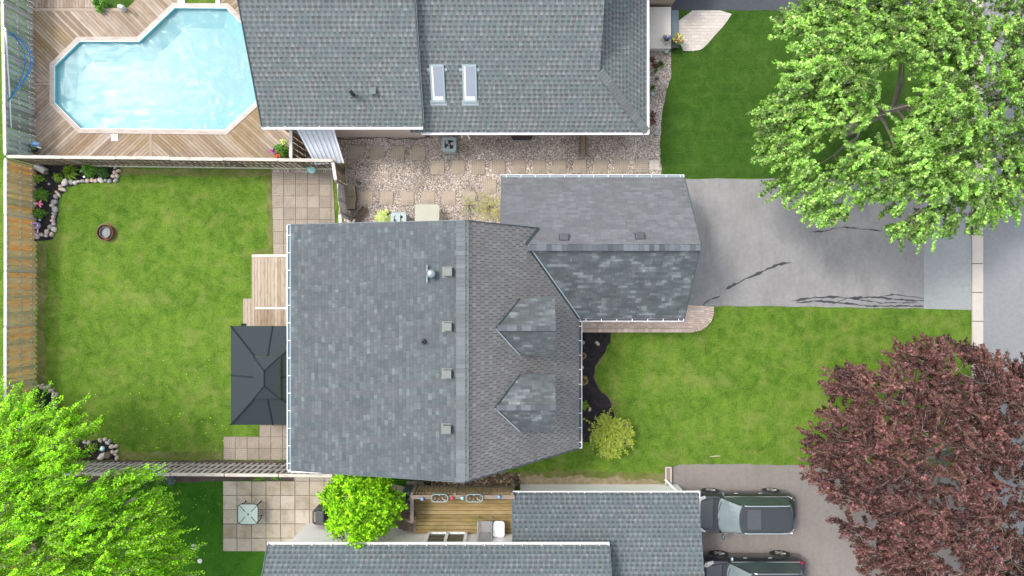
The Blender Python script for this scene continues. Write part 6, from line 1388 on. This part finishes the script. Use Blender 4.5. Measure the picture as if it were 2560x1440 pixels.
tree('maple_tree', 'large crimson leaved maple beside the kerb at the bottom right', (2292, 1122, 0), (2358, 1147, 2.2),
     [(2100, 930), (2125, 918), (2175, 945), (2245, 940), (2290, 880), (2330, 868), (2410, 860), (2450, 875), (2495, 885), (2510, 925), (2560, 925), (2700, 960), (2700, 1500), (2200, 1500), (2160, 1440), (2185, 1390), (2140, 1350), (2130, 1325), (2180, 1295), (2165, 1275), (2110, 1255), (2070, 1230), (2065, 1180), (2040, 1150), (2025, 1110), (2085, 1090), (2090, 1040), (2080, 1010), (2095, 975)],
     [(2390, 1148, 26), (2372, 1180, 16), (2190, 1300, 18), (2290, 1290, 8), (2360, 1255, 8), (2430, 1258, 16), (2400, 1420, 22), (2520, 1400, 16), (2250, 990, 8), (2420, 955, 10), (2190, 1290, 14)], 4.0, 7.6, 290, 30, 'leafB', .098, 205000, 'bark_pale',
     limbs=[([(2352, 1146, 2.1), (2385, 1130, 3), (2415, 1118, 4), (2470, 1090, 5.2), (2530, 1060, 6)], .12), ([(2356, 1148, 2.2), (2392, 1150, 3.1), (2440, 1165, 4.2), (2500, 1180, 5.2)], .12), ([(2356, 1150, 2.2), (2370, 1172, 2.9), (2385, 1190, 3.5), (2410, 1240, 4.6)], .10), ([(2353, 1150, 2.2), (2352, 1172, 2.8), (2345, 1210, 3.8), (2330, 1270, 4.8)], .09), ([(2345, 1142, 2), (2325, 1110, 3), (2290, 1070, 4.2)], .09), ([(2354, 1140, 2.2), (2375, 1100, 3.4), (2400, 1050, 4.6), (2430, 980, 5.5)], .09), ([(2342, 1150, 2), (2290, 1170, 3.2), (2220, 1175, 4.2), (2150, 1160, 4.8)], .08)], trunk_r=.24, seed=22, centre=(2360, 1160), droop=.4, spl=1.0, sprays=13, edgelen=1.15, shrink=(0, 0, .96))
tree('lime_leaved_tree', 'spreading lime green tree filling the lower left corner over the grey fence', (95, 1290, 0), (20, 1330, 2.6),
     [(-160, 960), (-20, 1000), (30, 1000), (70, 1000), (100, 1040), (150, 1040), (175, 1030), (215, 1075), (205, 1100), (160, 1125), (150, 1150), (195, 1180), (220, 1205), (275, 1190), (330, 1175), (385, 1205), (365, 1235), (410, 1265), (390, 1290), (425, 1325), (415, 1355), (450, 1390), (440, 1500), (-160, 1500)],
     [(178, 1230, 26), (205, 1160, 22), (232, 1150, 20), (150, 1085, 6)], 3.4, 7.4, 230, 33, 'leafC', .088, 150000, 'bark',
     limbs=[([(16, 1332, 2.6), (80, 1320, 3.4), (150, 1310, 4.3), (240, 1290, 5.0), (340, 1245, 5.4)], .12), ([(18, 1330, 2.6), (60, 1270, 3.6), (110, 1200, 4.6), (170, 1140, 5.2)], .11), ([(15, 1325, 2.6), (20, 1250, 3.8), (40, 1150, 5), (50, 1060, 5.5)], .10), ([(20, 1340, 2.6), (100, 1380, 3.6), (200, 1395, 4.6), (330, 1375, 5.3)], .12), ([(100, 1382, 3.6), (180, 1420, 4.6), (280, 1440, 5.2)], .07)], trunk_r=.2, seed=33, centre=(60, 1320), droop=.12, kind='oval', sprays=12, spl=1.35, bias=(.85, .5), shrink=(-24, 16, .97))
# globe tree
c = P(900, 1268, 3.0); g = thing('globe_tree', (*XY(936, 1212)[:2], 0), 'clipped ball shaped lime green tree between the central house and the lower deck', 'tree'); g.location = (c.x, c.y, 0)
MB().tube([(c.x, c.y, 0), (c.x + .03, c.y, 1.3), (c.x, c.y, 2.4)], [.11, .09, .07], 10).build('trunk', M['bark'], g)
mb = MB()
for i in range(40):
    u = Vector(rnd_unit(1)[0]); u.z = abs(u.z) * .8 + .1; mb.tube([(c.x, c.y, 2.0), (c.x + u.x * .7, c.y + u.y * .7, 2.3 + u.z * .6), (c.x + u.x * 1.5, c.y + u.y * 1.5, 2.6 + u.z * 1.4)], [.03, .02, .008], 5, cap=False)
mb.build('branches', M['bark'], g)
k = 2300; u = rnd_unit(k); u[:, 2] = np.where(u[:, 2] < -.45, -u[:, 2], u[:, 2]); th = np.arctan2(u[:, 1], u[:, 0])
rad = 1.55 * (1 + .06 * np.sin(3 * th + 1) + .05 * np.sin(7 * th) + .05 * np.sin(11 * th + u[:, 2] * 9)) * RNG.uniform(.62, 1.0, k)
ctr = u * rad[:, None] * np.array([[1.06, 1.0, .92]]) + np.array([[c.x, c.y, 2.75]])
nz = np.sin(ctr[:, 0] * 3.1 + 1) * np.sin(ctr[:, 1] * 3.7 + 2) + .6 * np.sin(ctr[:, 0] * 7.3) * np.sin(ctr[:, 1] * 6.1 + ctr[:, 2] * 4)
ctr = np.where((nz < -.45)[:, None], np.array([[c.x, c.y, 2.6]]) + (ctr - np.array([[c.x, c.y, 2.6]])) * .80, ctr); ctr += ((nz > .5) * .09)[:, None] * u
ctr = ctr[(nz > -.95)]; u = u[(nz > -.95)]
p = np.repeat(ctr, 7, 0); uu = np.repeat(u, 7, 0); j = RNG.normal(size=p.shape); j /= np.linalg.norm(j, axis=1, keepdims=True); dd = uu * .8 + j
p = p + dd * .085; leafmesh('crown', 'oval', p, uu * .6 + np.array([[0, 0, .7]]) + RNG.normal(scale=.6, size=p.shape), dd, .14 * RNG.uniform(.7, 1.3, len(p)), M['leafD'], g, np.repeat(RNG.choice([.55, .8, 1.0, 1.15], len(ctr)), 7))

# fallen leaves and seeds
def litter(name, pts, mat, size, label=None):
    k = len(pts); leafmesh(name, 'oval', np.array(pts), np.tile([[0, 0, 1.]], (k, 1)) + RNG.normal(scale=.2, size=(k, 3)), RNG.normal(size=(k, 3)), size, M[mat], None)
def scat(n, x0, x1, y0, y1, z=.02): return [tuple(P(random.uniform(x0, x1), random.uniform(y0, y1), z)) for _ in range(n)]
o = litter('fallen_leaves', scat(55, 250, 570, 1020, 1140) + scat(25, 230, 570, 880, 1020) + scat(40, 420, 550, 1215, 1430) + scat(20, 560, 640, 1210, 1370, .06), 'leafC', .07)
tag(bpy.data.objects['fallen_leaves'], kind='stuff')
